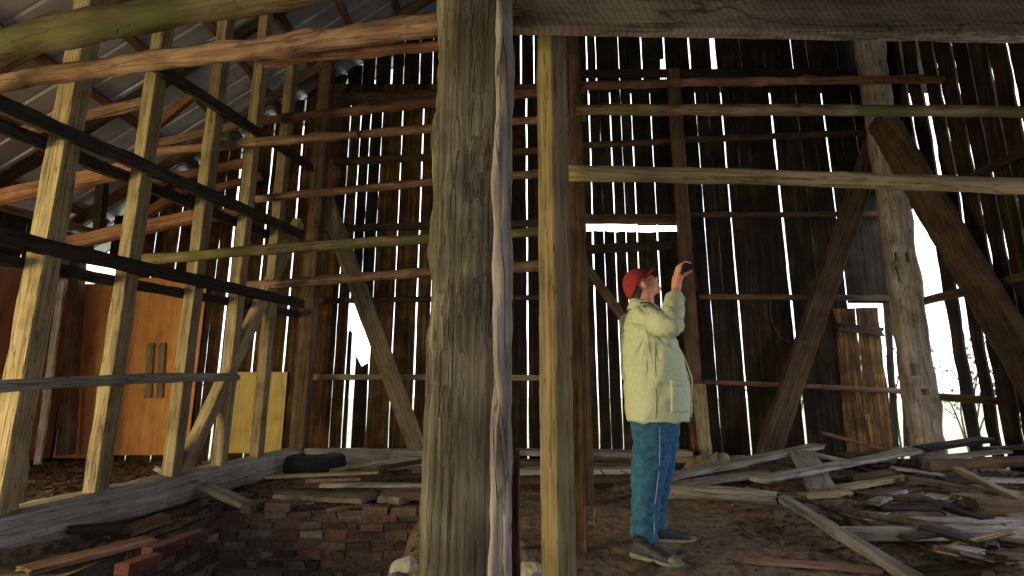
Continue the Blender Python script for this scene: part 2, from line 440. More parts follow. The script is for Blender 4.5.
struct(mesh_obj('floor', V, Fc, 'dirt', smooth=True))
# pit bottom
V = []; Fc = []; n = 30
for j in range(n+1):
    for i in range(n+1):
        x = PX0-.15+(PX1-PX0+.3)*i/n; y = PY0-.15+(PY1-PY0+.3)*j/n
        V.append((x, y, -1.05+.12*nz(x*2, y*2, 5)+.05*nz(x*8, y*8, 1)+max(0, (x-PX1+.5))*.9))
for j in range(n):
    for i in range(n):
        a = j*(n+1)+i; Fc.append((a, a+1, a+n+2, a+n+1))
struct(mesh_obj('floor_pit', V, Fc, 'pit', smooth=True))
# unseen plane added far below to keep sky light out from underneath
struct(mesh_obj('floor_sky_block', [(-40, -30, -1.6), (40, -30, -1.6), (40, 50, -1.6), (-40, 50, -1.6)], [(0, 1, 2, 3)], 'pit'))
# outside ground
V = []; Fc = []; n = 40
for j in range(n+1):
    for i in range(n+1):
        x = -30+60*i/n; y = -20+60*j/n; V.append((x, y, -.12+.05*nz(x, y, 0)))
for j in range(n):
    for i in range(n):
        cx = -30+60*(i+.5)/n; cy = -20+60*(j+.5)/n
        if -5.9 < cx < 5.2 and -2 < cy < 6.6: continue
        a = j*(n+1)+i; Fc.append((a, a+1, a+n+2, a+n+1))
struct(mesh_obj('floor_outside', V, Fc, 'grass', smooth=True))

# brick faces of the pit
BT = [(.13, .06, .045), (.16, .085, .06), (.11, .06, .05), (.17, .12, .085), (.20, .165, .135), (.11, .08, .06), (.16, .11, .08), (.09, .05, .045), (.28, .22, .20), (.14, .10, .07)]
def brickwall(name, origin, dirv, length, seed, rimf):
    c = Coll(); rr = random.Random(seed); up_ = Vector((0, 0, 1)); nrm = Vector((dirv.y, -dirv.x, 0))
    rot = Matrix((dirv, nrm, up_)).transposed()
    for k in range(15):
        z = -.045-k*.075; s = -(.11 if k % 2 else 0)
        while s < length:
            bl = rr.choice((.2, .2, .2, .1))
            if rimf(s+bl/2, z) and rr.random() > .07 and s > -.12:
                t = rr.choice(BT); f = rr.uniform(.7, 1.4)
                ctr = origin+dirv*(s+bl/2)+nrm*rr.uniform(-.018, .022)+up_*(z+.03*nz(s*1.2, seed, 0)+rr.uniform(-.005, .005))
                c.add(box_verts(ctr, (bl-rr.uniform(.01, .03), .1, rr.uniform(.05, .063)), jit=.009, rr=rr, rot=rot @ Matrix.Rotation(rr.uniform(-.03, .03), 3, 'Y') @ Matrix.Rotation(rr.uniform(-.08, .08), 3, 'Z')), BOXF, tuple(q*f for q in t))
            s += bl
    o = mesh_obj(name, c.V, c.F, 'brick', tints=c.T); struct(o)
    # crumbling mortar and earth behind
    V = []; Fc = []
    for i in range(41):
        s = -.15+(length+.3)*i/40
        for k, d_ in enumerate((.03, -.06, -.16, -.28)):
            V.append(origin+dirv*s+nrm*d_+up_*(-.035-.02*k+.02*nz(s*6, k, seed)))
    for i in range(40):
        for k in range(3):
            a = i*4+k; Fc.append((a, a+4, a+5, a+1))
    struct(mesh_obj('trim_ledge_'+name.split('_')[-1], V, Fc, 'dirt', smooth=True))
    V = []; Fc = []; n1, n2 = 40, 16
    for j in range(n2+1):
        for i in range(n1+1):
            s = -.1+(length+.2)*i/n1; z = -.012-1.2*j/n2
            p = origin+dirv*s+nrm*(.034+.022*nz(s*7, z*9, seed))*1+up_*z; V.append(p)
    for j in range(n2):
        for i in range(n1):
            a = j*(n1+1)+i; Fc.append((a, a+1, a+n1+2, a+n1+1))
    struct(mesh_obj('trim_mortar_'+name.split('_')[-1], V, Fc, 'mortar', smooth=True))
brickwall('wall_pit_back', Vector((PX0-.02, PY1+.02, 0)), Vector((1, 0, 0)), PX1-PX0+.1, 3, lambda s, z: True)
brickwall('wall_pit_left', Vector((PX0-.02, PY0, 0)), Vector((0, 1, 0)), PY1-PY0, 4, lambda s, z: z < -.03-.05*max(0, nz(s*2, 1, 1)*3))
# earthen right side of the pit
V = []; Fc = []; n1, n2 = 40, 16
for j in range(n2+1):
    for i in range(n1+1):
        y = PY0-.1+(PY1-PY0+.2)*i/n1; t = j/n2
        zt_ = gh(PX1+.02, y)
        V.append((PX1+.03-.42*t**.8+.05*nz(y*3, t*3, 2), y, zt_+.0-1.1*t**1.3+.03*nz(y*6, t*6, 8)))
for j in range(n2):
    for i in range(n1):
        a = j*(n1+1)+i; Fc.append((a, a+n1+1, a+n1+2, a+1))
struct(mesh_obj('wall_pit_right', V, Fc, 'dirt', smooth=True))

# ------------------------------------------------------------------ main posts and beams
def vpost(name, px, pyb, Y, pyt, w, d, mat, label, zb=None, roll=0, kind='rect', cat='post', **kw):
    b = P(px, pyb, Y); b.z = zat(pyb, Y) if zb is None else zb
    t = Vector((b.x, Y, zat(pyt, Y)))
    return timber(name, b, t, w, d, mat, label, cat, kind, roll=roll, upv=Vector((0, 1, 0)), **kw)

# foreground hewn post.  local X = up, local Z ~ world Y, local Y = world -X
b = P(466, 300, 1.9)
timber('hewn_post', (b.x, 1.93, -.02), (b.x+.015, 1.93, 3.6), .285, .23, 'hewn',
       'massive rough-hewn weathered post rising through the middle foreground', 'post', 'waney', upv=Vector((0, 1, 0)),
       rough=.016, bend=.01, segs=130, seed=77, knots=3)
# right arris strip: its pale colour paints in the post's lit side
timber('lit_edge_strip', (b.x+.135, 1.86, -.02), (b.x+.147, 1.87, 3.6), .07, .15, 'peel',
       'strip up the right edge of the massive hewn post, painted pale as its lit side', 'strip', 'waney', upv=Vector((0, 1, 0)), rough=.011, segs=130, seed=31)
# broken stub beside it
p = G(507, 576, 0)
q = P(507, 576, 2.05)
timber('broken_post_stub', (q.x+.01, 2.07, -.02), (q.x+.01, 2.07, zat(452, 2.07)), .075, .07, 'log',
       'short broken pinkish upright stub at the right foot of the massive hewn post', 'post', 'rect', upv=Vector((0, 1, 0)), rough=.008, splinter=.02)
# sawn post
q = P(554.5, 300, 2.65)
timber('sawn_post', (q.x, 2.65, -.02), (q.x+.005, 2.65, zat(37, 2.65)), .128, .128, 'yellow',
       'squared sawn post with yellowish left face, right of the massive hewn post', 'post', 'rect', upv=Vector((0, 1, 0)), roll=math.radians(40), rough=.004, knots=3, seed=12)
q = P(577, 300, 3.3)
timber('plank_post', (q.x-.01, 3.38, 0), (q.x-.01, 3.38, zat(60, 3.4)), .085, .10, 'brown',
       'narrow brown upright plank close behind the sawn post', 'post', upv=Vector((0, 1, 0)), rough=.006)
q = P(581, 300, 4.55)
timber('rear_post', (q.x, 4.55, 0), (q.x-.02, 4.55, zat(30, 4.5)), .13, .13, 'brown',
       'dark rear post half hidden behind the sawn post, holding the pole ends', 'post', upv=Vector((0, 1, 0)), rough=.006)
# overhead beam
a = P(470, 20, 2.47); zz = zat(26.5, 2.47)
e = P(1110, 36, 2.47)
timber('overhead_beam', (a.x, 2.505, zz+.115), (e.x, 2.505, zat(34, 2.47)+.10), .07, .23, 'sawn',
       'wide saw-marked grey beam across the top right, resting on the sawn post', 'beam', rough=.004, segs=60)
# the two logs at upper left
timber('mossy_log', P(-60, 55, 2.3), P(420, -28, 2.2), .15, .15, 'mosslog',
       'thick greenish mossy log crossing the top left corner', 'log', 'round', rough=.016, knots=8, bend=.03, seed=5)
timber('peeled_log', P(-30, 88, 2.75), P(452, 24, 2.3), .092, .092, 'log',
       'brown peeled log below the mossy log, running to the hewn post', 'log', 'round', rough=.014, knots=9, bend=.03, seed=9, taper=1.25)
timber('split_rail', P(262, 62, 2.6), P(452, 44, 2.42), .05, .035, 'red',
       'reddish split strip clinging under the right half of the peeled log', 'strip', rough=.01, splinter=.03, seed=22)

# ------------------------------------------------------------------ partition on the left
ZS = .27
s0 = G(-60, 524, ZS); s1 = G(305, 446.5, ZS)
pd = (s1-s0).normalized(); pn = Vector((pd.y, -pd.x, 0))      # pn points to the camera side (right)
sw = .22
timber('sill_beam', s0-pn*.02+Vector((0, 0, -.13)), s1-pn*.02+Vector((0, 0, -.13)), sw, .26, 'grey',
       'long heavy grey sill beam on the ground carrying the left row of uprights', 'beam', rough=.012, segs=70, kind='waney', bend=.01)
def part_pt(px, Y=None):     # point on partition line under this column (at sill height)
    # intersect column plane with the sill line
    d = ray(px, 470); d = Vector((d.x, d.y, 0))
    # solve s0 + pd*t = d*u
    den = pd.x*d.y-pd.y*d.x
    t = (-(s0.x)*d.y+(s0.y)*d.x)/den
    return s0+pd*t
bases = {'A': (6, 55), 'B': (98.5, 45), 'C': (172, 38), 'D': (219, 70), 'E': (255, 88), 'F': (297, 100)}
lab = {'A': 'tall stud nearest the camera in the left partition, warm-lit front face',
       'B': 'second stud of the left partition, standing on the sill left of the doubled battens',
       'C': 'third stud of the left partition, sharing its foot with the leaning brace',
       'D': 'fourth stud of the left partition, just behind the leaning brace',
       'E': 'slim fifth stud of the left partition, before the corner post',
       'F': 'thick corner post where the left partition meets the rear boards'}
PB = {}
for k, (px, pyt) in bases.items():
    b = part_pt(px); w = .125 if k != 'F' else .17
    if k == 'A': w = .13
    PB[k] = b
    ztop = min(zat(pyt, b.y), roofz(b.x)+.02) if k != 'A' else zat(45, b.y)
    ztop = roofz(b.x)-.03
    b0 = Vector((b.x, b.y, ZS-.02)); t0 = Vector((b.x, b.y, ztop))
    if k == 'F':
        b0.z = 0
    timber('stud' if k != 'F' else 'corner_post', b0, t0, w if k in 'AF' else .10, w, 'yellow' if k != 'F' else 'brown', lab[k], 'post', upv=Vector((0, 1, 0)), rough=.005, seed=40+ord(k))
# round grey pole leaning by the first stud
b = G(14, 512, 0.1); 
timber('round_pole', Vector((b.x+.02, b.y, .03)), P(33, 300, b.y+.35), .085, .085, 'grey',
       'grey barky pole leaning behind the first stud at far left', 'pole', 'round', rough=.014, knots=4)
# brace in partition
c0 = part_pt(181); c1 = part_pt(278)
timber('diagonal_brace', Vector((c0.x, c0.y, ZS-.01))+pn*.0, Vector((c1.x, c1.y, zat(222, c1.y))), .10, .13, 'yellow',
       'leaning square brace rising from the third stud foot in the left partition', 'brace', upv=Vector((0, 1, 0)), rough=.005)
# rails of the partition: front (camera side) and rear face
def prail(pxa, pya, pxb, pyb, side, w, h, mat, label, name='partition_rail', kind='rect', **kw):
    def pt(px, py):
        off = pn*(side*(.06+w/2))
        d = ray(px, py); o = s0+off
        den = pd.x*d.y-pd.y*d.x
        t = (-(o.x)*d.y+(o.y)*d.x)/den
        q = o+pd*t; u = q.y/d.y
        return Vector((q.x, q.y, CH+d.z*u))
    return timber(name, pt(pxa, pya), pt(pxb, pyb), w, h, mat, label, 'rail', kind, rough=.006, **kw)
prail(-70, 74, 303, 235, 1, .05, .10, 'dark', 'upper dark rail on the near face of the left partition')
prail(150, 62, 312, 168, 1, .05, .10, 'dark', 'topmost dark rail high on the left partition')
prail(-70, 98, 305, 250, -1, .05, .09, 'dark', 'upper dark rail on the far face of the left partition')
prail(-70, 221, 303, 304, 1, .05, .10, 'dark', 'lower dark rail on the near face of the left partition')
prail(-70, 247, 305, 316, -1, .05, .08, 'dark', 'lower dark rail on the far face of the left partition')
prail(-40, 388, 237, 377, 1, .06, .075, 'grey', 'grey waist-high pole across the near face of the left studs', 'waist_pole', 'round', bend=.02)

# ------------------------------------------------------------------ poles between partition and rear post
YP = 4.62
def pole(pa, pb, th, mat, label, Y0=None, Y1=None, name='loft_pole', **kw):
    return timber(name, P(pa[0], pa[1], Y0 or YP), P(pb[0], pb[1], Y1 or YP), th, th, mat, label, 'pole', 'round', rough=.011, knots=6, bend=kw.pop('bend', .02), **kw)
pole((262, 121), (585, 88), .10, 'red', 'topmost reddish pole left of the hewn post', 5.3, 4.75)
pole((152, 152), (585, 116), .085, 'log', 'second highest peeled pole left of the hewn post, a dark cord around it', 4.5, 4.7)
pole((256, 199), (585, 170), .075, 'log', 'thin pale pole third from the top, left of the hewn post', 5.2, 4.7)
pole((128, 261), (585, 229), .095, 'mosslog', 'pole with a green-tinged left end, fourth from the top', 4.25, 4.7)
pole((246, 286), (585, 263), .10, 'log', 'lowest of the long peeled poles left of the hewn post', 5.4, 4.7)
# cord
cp = P(358, 131, 4.6)

# ------------------------------------------------------------------ girts on the back wall
YG = YB-.06
def girt(pa, pb, h, mat, label, name='wall_rail', Y=None, d=.07, kind='rect', **kw):
    Y = Y or YG
    return timber(name, P(pa[0], pa[1], Y), P(pb[0], pb[1], Y), d, h, mat, label, 'rail', kind, rough=.007, **kw)
girt((318, 101), (566, 88), .15, 'brown', 'broad dark rail high on the rear boards, left bay', kind='rect')
girt((322, 163), (560, 150), .09, 'brown', 'rail on the rear boards between the two upper poles, left bay')
girt((318, 229), (578, 222), .09, 'brown', 'rail on the rear boards behind the fourth pole, left bay')
girt((306, 301), (578, 297), .065, 'brown', 'thin rail on the rear boards under the lowest pole, left bay')
girt((304, 377), (578, 378), .07, 'yellow', 'waist-high pale rail on the rear boards, left bay, crossing the brace')
girt((574, 74), (958, 72), .10, 'dark', 'dark rail just under the overhead beam, behind the reddish log', Y=6.4)
timber('high_log', P(560, 86, 5.2), P(958, 80, 5.4), .10, .09, 'red', 'reddish log high across the right bay under the overhead beam', 'log', 'round', rough=.012, bend=.03, knots=5)
timber('cross_pole', P(560, 110, 4.3), P(1100, 112.5, 4.0), .10, .10, 'mosslog', 'long olive pole below the reddish log in the right bay', 'pole', 'round', rough=.008, bend=.015, knots=5, seed=63)
girt((574, 146), (676, 141), .07, 'brown', 'short rail high on the rear boards left of the stud behind the man')
girt((684, 140), (880, 132), .07, 'brown', 'dark thin rail high on the rear boards in the right bay', )
timber('main_pole', P(566, 173, 2.86), P(1110, 190.5, 2.86), .10, .095, 'yellow', 'thick pale pole across the right bay fixed to the sawn post', 'pole', 'round', rough=.006, bend=.02, knots=4, seed=81)
girt((572, 219), (678, 219), .13, 'brown', 'broad rail over the bright horizontal gap behind the man', d=.06)
girt((684, 215), (884, 214), .06, 'brown', 'thin long rail on the rear boards at the height of the bright gap, right bay')
girt((576, 250), (678, 245), .12, 'dark', 'dark sagging rail just below the bright horizontal gap', d=.06)
girt((698, 297), (892, 298), .07, 'brown', 'rail on the rear boards over the hatch opening, right bay')
girt((700, 382), (908, 392), .065, 'log', 'lowest pale rail on the rear boards, ending at the big right post', kind='round', bend=.02)
# studs and braces of the rear frame
q0 = P(699, 456, YB-.17); q1 = P(673, 70, YB-.17)
timber('rear_stud', Vector((q0.x, q0.y, 0)), q1, .17, .09, 'brown', 'brown upright stud just behind the hands of the man', 'post', upv=Vector((0, 1, 0)), rough=.006)
q0 = P(700, 384, YB-.26)
timber('stud_block', Vector((q0.x+.02, q0.y+.02, .06)), Vector((q0.x-.01, q0.y+.02, q0.z)), .15, .06, 'yellow', 'short yellow plank nailed to the foot of the stud behind the man', 'plank', upv=Vector((0, 1, 0)), rough=.005)
timber('thin_brace', P(576, 252, 6.3), P(640, 342, 6.3), .07, .11, 'brown', 'thin slanting brace ending behind the shoulder of the man', 'brace', rough=.005)
q0 = P(425, 447, 6.2)
timber('left_brace', Vector((q0.x, 6.2, .05)), P(322, 190, 6.3), .08, .21, 'yellow', 'yellowish diagonal brace on the rear boards just left of the hewn post', 'brace', rough=.006)
q0 = P(762, 452, 6.15)
timber('middle_brace', Vector((q0.x, 6.15, .05)), P(884, 118, 6.3), .09, .26, 'brown', 'broad brown diagonal brace leaning right towards the top of the big right post', 'brace', rough=.01)
# big right-hand post
q0 = P(927, 446, 6.05); q1 = P(886, 150, 6.05)
timber('weathered_post', Vector((q0.x, 6.05, 0)), Vector((q1.x-.0, 6.05, zat(-25, 6.05))), .30, .26, 'peel', 'big weathered post with empty mortises beside the bright right opening', 'post', 'waney',
       upv=Vector((0, 1, 0)), rough=.018, roll=math.radians(-18), seed=91)
wp = bpy.data.objects['weathered_post']; bpy.context.view_layer.update(); cutters = []
for mpx, mpy, mw, mh in ((898, 257, .05, .12), (908, 257, .05, .12), (900, 272, .03, .2), (916, 370, .09, .13), (926, 392, .06, .07)):
    p = P(mpx, mpy, 5.93); V = box_verts(p, (mw, .16, mh))
    cme = bpy.data.meshes.new('cut'); cme.from_pydata([tuple(v) for v in V], [], BOXF); co = bpy.data.objects.new('cut', cme); C.objects.link(co); cutters.append(co)
    b = wp.modifiers.new('cut', 'BOOLEAN'); b.object = co; b.operation = 'DIFFERENCE'; b.solver = 'EXACT'
bpy.context.view_layer.update()
me = bpy.data.meshes.new_from_object(wp.evaluated_get(bpy.context.evaluated_depsgraph_get()))
wp.modifiers.clear()
if len(me.polygons) > 500: wp.data = me
for co in cutters: bpy.data.objects.remove(co, do_unlink=True)
# thick brace nearer the camera at right edge
timber('right_brace', P(880, 118, 5.9), P(1052, 408, 4.75), .14, .36, 'brown', 'very thick dark brace falling to the right edge of the view', 'brace', 'waney', rough=.012, seed=17)
# rails on the right wall
timber('side_rail', Vector((XR-.05, 6.2, zat(303, 6.2))), Vector((XR-.05, 3.6, zat(303, 6.2)+.08)), .06, .09, 'brown', 'rail on the right wall boards behind the thick brace', 'rail', rough=.006)
timber('side_pole', P(926, 396, 6.1), P(1075, 409, 4.9), .08, .085, 'brown', 'low pole from the big weathered post to the right edge', 'pole', 'round', rough=.008, bend=.02)
timber('upper_side_rail', Vector((XR-.05, 6.2, zat(210, 6.2))), Vector((XR-.05, 3.6, zat(210, 6.2)+.05)), .06, .08, 'dark', 'dark upper rail on the right wall boards', 'rail', rough=.006)

# hatch boards
hd = empty('hatch_door', P(855, 446, YB+.0))
tag(hd, 'low hatch of two weathered planks under a rough crosspiece in the rear boards', 'hatch')
def child_world(o, par):
    bpy.context.view_layer.update()
    mw = o.matrix_world.copy(); o.parent = par; o.matrix_parent_inverse = par.matrix_world.inverted(); return o
bpy.context.view_layer.update()
def hboard(pa, pb, y0, y1, s, top):
    c = Coll()
    a0 = P(pa[0], y0, YB).x; a1 = P(pa[1], y0, YB).x; b0 = P(pb[0], y1, YB).x; b1 = P(pb[1], y1, YB).x
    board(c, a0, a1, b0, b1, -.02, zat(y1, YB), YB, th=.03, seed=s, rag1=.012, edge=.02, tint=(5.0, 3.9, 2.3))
    o = mesh_obj('plank', c.V, c.F, 'board', tints=c.T); return child_world(o, hd)
hboard((845, 868), (834, 855), 446, 309, 71, 0)
hboard((869, 893), (857, 877), 446, 308, 72, 0)
o = timber('crosspiece', P(838, 327, YB-.03), P(882, 332, YB-.03), .05, .10, 'brown', rough=.012, splinter=.03)
child_world(o, hd)
# battered narrow boards low on the right wall gap
# ------------------------------------------------------------------ lean-to framing under the roof
def lt(name, pa, ya, pb, yb, w, h, mat, label, cat='beam', kind='rect', **kw):
    return timber(name, P(pa[0], pa[1], ya), P(pb[0], pb[1], yb), w, h, mat, label, cat, kind, rough=kw.pop('rough', .008), **kw)
lt('tie_beam', (-25, 203), 4.1, (134, 168), 4.1, .08, .12, 'red', 'orange-brown tie reaching the second stud from the left edge')
lt('tie_beam', (55, 246), 4.9, (200, 215), 4.9, .08, .13, 'red', 'orange-brown tie reaching the third stud of the left partition')
lt('tie_beam', (187, 221), 5.5, (240, 211), 5.5, .07, .11, 'red', 'short orange-brown tie between the third and fourth studs')
lt('tie_beam', (138, 184), 5.6, (245, 163), 5.6, .07, .09, 'red', 'thin orange tie seen behind the third stud, above the longer ties')
lt('tie_beam', (200, 192), 6.2, (262, 176), 6.2, .07, .09, 'red', 'faint tie against the rear boards beside the fourth stud')
lt('nailed_stick', (12, 134), 3.9, (143, 102), 3.9, .05, .075, 'log', 'pinkish stick nailed between first and second studs under the roof', 'stick', 'rect')
lt('nailed_stick', (146, 146), 4.9, (242, 124), 4.9, .05, .075, 'log', 'long pinkish stick nailed behind the third stud under the roof', 'stick')
lt('knee_brace', (150, 131), 4.9, (197, 92), 4.9, .06, .09, 'red', 'short orange knee brace between the second and third studs near the roof', 'brace')
lt('knee_brace', (142, 217), 5.5, (190, 186), 5.5, .06, .09, 'red', 'short orange knee brace under the thin tie behind the third stud', 'brace')
lt('knee_brace', (218, 86), 5.6, (243, 64), 5.6, .06, .08, 'red', 'small knee brace beside the fourth stud near the roof', 'brace')
lt('roof_prop', (104, 168), 5.4, (99, 230), 5.4, .09, .09, 'dark', 'short dark prop under the roof between the first two studs', 'post')
lt('eave_plate', (-60, 190), 4.6, (98, 233), 6.3, .06, .08, 'log', 'light eave plate slanting along the low edge of the lean-to roof')
lt('low_tie', (-20, 248), 5.6, (54, 254), 5.9, .07, .08, 'red', 'brown tie just above the dark plywood at the left edge', 'beam')
# purlins (run with the building) and rafters (run down the slope)
k = 0
px_lab = ['lowest', 'second', 'third', 'fourth', 'fifth', 'sixth', 'seventh', 'eighth', 'ninth']
x = XL+.25
while x < -1.0 and k < 9:
    z = roofz(x)+.045
    tilt = -math.atan(RS)
    timber('roof_purlin', (x, -1.5, z), (x, YB-.05, z), .09, .05, 'red' if k % 2 == 0 else 'brown',
           '%s purlin up from the eave, running away under the metal roof' % px_lab[k], 'purlin', roll=tilt, group='purlins under the metal roof', rough=.006)
    x += .56; k += 1
for i, (yy, l) in enumerate([(1.9, 'nearest'), (3.0, 'second nearest'), (4.0, 'middle'), (5.0, 'second farthest'), (6.1, 'farthest')]):
    xa = XL+.1; xb = -.6
    timber('roof_rafter', (xa, yy, roofz(xa)-.04), (xb, yy, roofz(xb)-.04), .07, .11, 'dark' if i % 2 else 'brown',
           '%s sloping rafter of the lean-to roof' % l, 'rafter', group='rafters of the left roof slope', rough=.006)
# posts of the outer wall
lt('outer_post', (66, 455), 6.25, (78, 262), 6.25, .14, .12, 'brown', 'dark post in the far corner of the lean-to beside the orange plywood', 'post', upv=Vector((0, 1, 0)))
pe = lt('torn_strip', (38, 462), 5.6, (62, 284), 5.6, .07, .03, 'peel', 'pale torn strip hanging beside the dark plywood at far left', 'strip', 'rect', upv=Vector((0, 1, 0)), splinter=.05)
pe.data.materials[0] = M['peel']
# ------------------------------------------------------------------ plywood
def sheet(x0, x1, z0, z1, Y, mat, label, th=.018, name='plywood_sheet'):
    # long axis vertical = local X
    return timber(name, (( x0+x1)/2, Y, z0), ((x0+x1)/2, Y, z1), x1-x0, th, mat, label, 'sheet', upv=Vector((0, 1, 0)), rough=.0, segs=10)
yp = YB-.04
def xx(px, py=380): return P(px, py, yp).x
sheet(xx(66), xx(121), zat(458, yp)+.0, zat(284, yp), yp, 'ply', 'orange plywood sheet in the far corner, left of the sheet with battens')
sheet(xx(122), xx(196), zat(455, yp), zat(278, yp), yp, 'ply', 'bright orange plywood sheet carrying the two upright battens')
sheet(xx(225), xx(287), zat(453, yp), zat(372, yp), yp, 'plyyellow', 'low yellowish plywood sheet beside the corner post')
sheet(xx(66), xx(72), zat(430, yp), zat(356, yp), yp-.03, 'plydark', 'small dark plywood patch on the corner sheet')
# side wall plywood (lies along the outer wall)
yA = 4.2; yBp = 6.45
timber('plywood_sheet', (XL+.04, (yA+yBp)/2, .12), (XL+.04, (yA+yBp)/2, zat(278, 6.2)), .018, yBp-yA, 'plydark', 'dark red plywood lining the outer wall at the left edge', 'sheet', upv=Vector((0, 1, 0)), rough=0, segs=8)
for pxm, l in ((149.5, 'left'), (161, 'right')):
    timber('batten', P(pxm-1.5, 398, yp-.03), P(pxm+1.5, 343, yp-.03), .085, .03, 'yellow', '%s of the two short upright battens on the bright plywood' % l, 'batten', upv=Vector((0, 1, 0)), rough=.003)

# ------------------------------------------------------------------ debris: left
s2 = P(295, 452, 6.2); s3 = P(432, 452, 6.2)
timber('rear_sill', Vector((s2.x, 6.2, .14)), Vector((s3.x+.9, 6.2, .13)), .2, .25, 'grey', 'pale grey sill beam along the foot of the rear boards, behind the tyre', 'beam', 'waney', rough=.01)
timber('rear_timber', P(545, 457, 6.1), P(690, 458, 6.1), .2, .17, 'yellow', 'yellowish squared timber lying at the rear behind the legs of the man', 'timber', rough=.008)

# tyre
def tyre():
    c = G(304, 470, .08); c.y += .25
    root = empty('tyre', (c.x, c.y, gh(c.x, c.y)+.01), .4); tag(root, 'black worn car tyre lying flat before the rear sill beam', 'tyre')
    Rr, r = .235, .1; V = []; Fc = []; n, m = 72, 28
    for i in range(n):
        a = 2*PI*i/n
        for j in range(m):
            b2 = 2*PI*j/m; cx = math.cos(b2); sx = math.sin(b2)
            rad = Rr + .125*(abs(cx)**.6)*(1 if cx > 0 else -1)
            z = .1 + .105*(abs(sx)**.7)*(1 if sx > 0 else -1)
            if cx > .7: rad += .008*(1 if (i % 2) else -.6)*(1 if j % 2 else .3)
            V.append((rad*math.cos(a), rad*math.sin(a), z))
    for i in range(n):
        for j in range(m):
            a = i*m+j; b2 = i*m+(j+1) % m; c2 = ((i+1) % n)*m+(j+1) % m; d = ((i+1) % n)*m+j
            Fc.append((a, d, c2, b2))
    mesh_obj('tyre_body', V, Fc, 'rubber', root, smooth=True)
    V = []; Fc = []
    for i in range(n):
        a = 2*PI*i/n
        for (rd, z) in ((.118, .19), (.13, .2), (.14, .19), (.13, .18)): V.append((rd*math.cos(a), rd*math.sin(a), z))
    for i in range(n):
        for j in range(4):
            a = i*4+j; b2 = i*4+(j+1) % 4; c2 = ((i+1) % n)*4+(j+1) % 4; d = ((i+1) % n)*4+j
            Fc.append((a, d, c2, b2))
    mesh_obj('bead', V, Fc, 'rubber', root, smooth=True)
tyre()

def plank(pa, ya, pb, yb, w, th, mat, label, name='loose_plank', cat='plank', kind='rect', group=None, **kw):
    kw.setdefault('rough', .006); kw.setdefault('splinter', .015)
    a = P(pa[0], pa[1], ya); b = P(pb[0], pb[1], yb)
    for v in (a, b):
        v.z = max(v.z, gh(v.x, v.y)+th*.55)
    return timber(name, a, b, w, th, mat, label, cat, kind, group=group, **kw)
# leaning plank on the left sill
plank((161, 467), 4.75, (247, 505), 4.45, .14, .04, 'grey', 'short grey plank sloping off the left sill beam to the ground')
plank((22, 577), 2.95, (152, 539), 3.5, .16, .03, 'log', 'broad brown plank on the ground at the bottom left corner')
plank((128, 531), 3.65, (165, 518), 3.85, .13, .06, 'brown', 'stubby brown block lying between the sill beam and the pit')
plank((66, 536), 3.5, (130, 526), 3.75, .12, .04, 'dark', 'dark rotten plank beside the stubby brown block')
plank((330, 471), 5.3, (389, 459), 5.55, .09, .025, 'yellow', 'short light board slanting up just right of the tyre')
plank((266, 477), 5.0, (378, 472), 5.1, .10, .025, 'yellow', 'long thin light board in front of the tyre')
plank((306, 481), 4.85, (360, 479), 4.9, .07, .03, 'log', 'short narrow stick under the long thin board before the tyre')
plank((321, 485), 4.75, (430, 485), 4.8, .09, .03, 'grey', 'greyish board nearest the brick rim, left of the hewn post')
plank((381, 468), 5.4, (430, 460), 5.7, .12, .03, 'brown', 'brown board end leaning on the rear sill, left of the hewn post')
plank((275, 489), 4.8, (330, 491), 4.75, .12, .02, 'brown', 'thin brown board half buried at the left of the flat slab')
plank((390, 477), 5.2, (432, 475), 5.2, .1, .03, 'dark', 'dark board between the light boards and the hewn post')
plank((262, 502), 4.6, (315, 505), 4.55, .07, .02, 'grey', 'thin grey lath lying along the brick rim')
plank((327, 513), 4.35, (367, 504), 4.55, .04, .02, 'yellow', 'small pale stick lying on the brick rim')
# flat slabs (irregular outline with thickness)
def slab(name, pts, z, th, mat, label, cat, jit=.02, seed=0):
    rr = random.Random(seed); P0 = [G(px, py, z) for px, py in pts]
    out = []
    for i in range(len(P0)):
        a, b = P0[i], P0[(i+1) % len(P0)]
        for t in (0, .33, .66):
            q = a.lerp(b, t); out.append(Vector((q.x+rr.uniform(-jit, jit), q.y+rr.uniform(-jit, jit), 0)))
    c = sum(out, Vector())/len(out); n = len(out); V = []
    for q in out: V.append((q.x-c.x, q.y-c.y, rr.uniform(-.004, .004)))
    for q in out: V.append(((q.x-c.x)*.96, (q.y-c.y)*.96, th+rr.uniform(-.006, .006)))
    V.append((0, 0, 0)); V.append((0, 0, th+.006))
    Fc = [(i, (i+1) % n, n+(i+1) % n, n+i) for i in range(n)] + [(2*n, (i+1) % n, i) for i in range(n)] + [(2*n+1, n+i, n+(i+1) % n) for i in range(n)]
    o = mesh_obj(name, V, Fc, mat, loc=(c.x, c.y, z-.01)); tag(o, label, cat); o.rotation_euler = (rr.uniform(-.04, .04), rr.uniform(-.04, .04), 0)
    return o
slab('flat_slab', [(268, 498), (290, 488), (372, 490), (380, 497), (362, 503), (318, 500)], .04, .035, 'slab', 'wide dusty flat slab lying before the boards on the brick rim', 'slab', seed=2)
slab('flat_slab', [(378, 501), (386, 490), (416, 489), (420, 497), (400, 503)], .05, .05, 'slab', 'smaller dusty slab beside the hewn post, right of the wide slab', 'slab', seed=3)
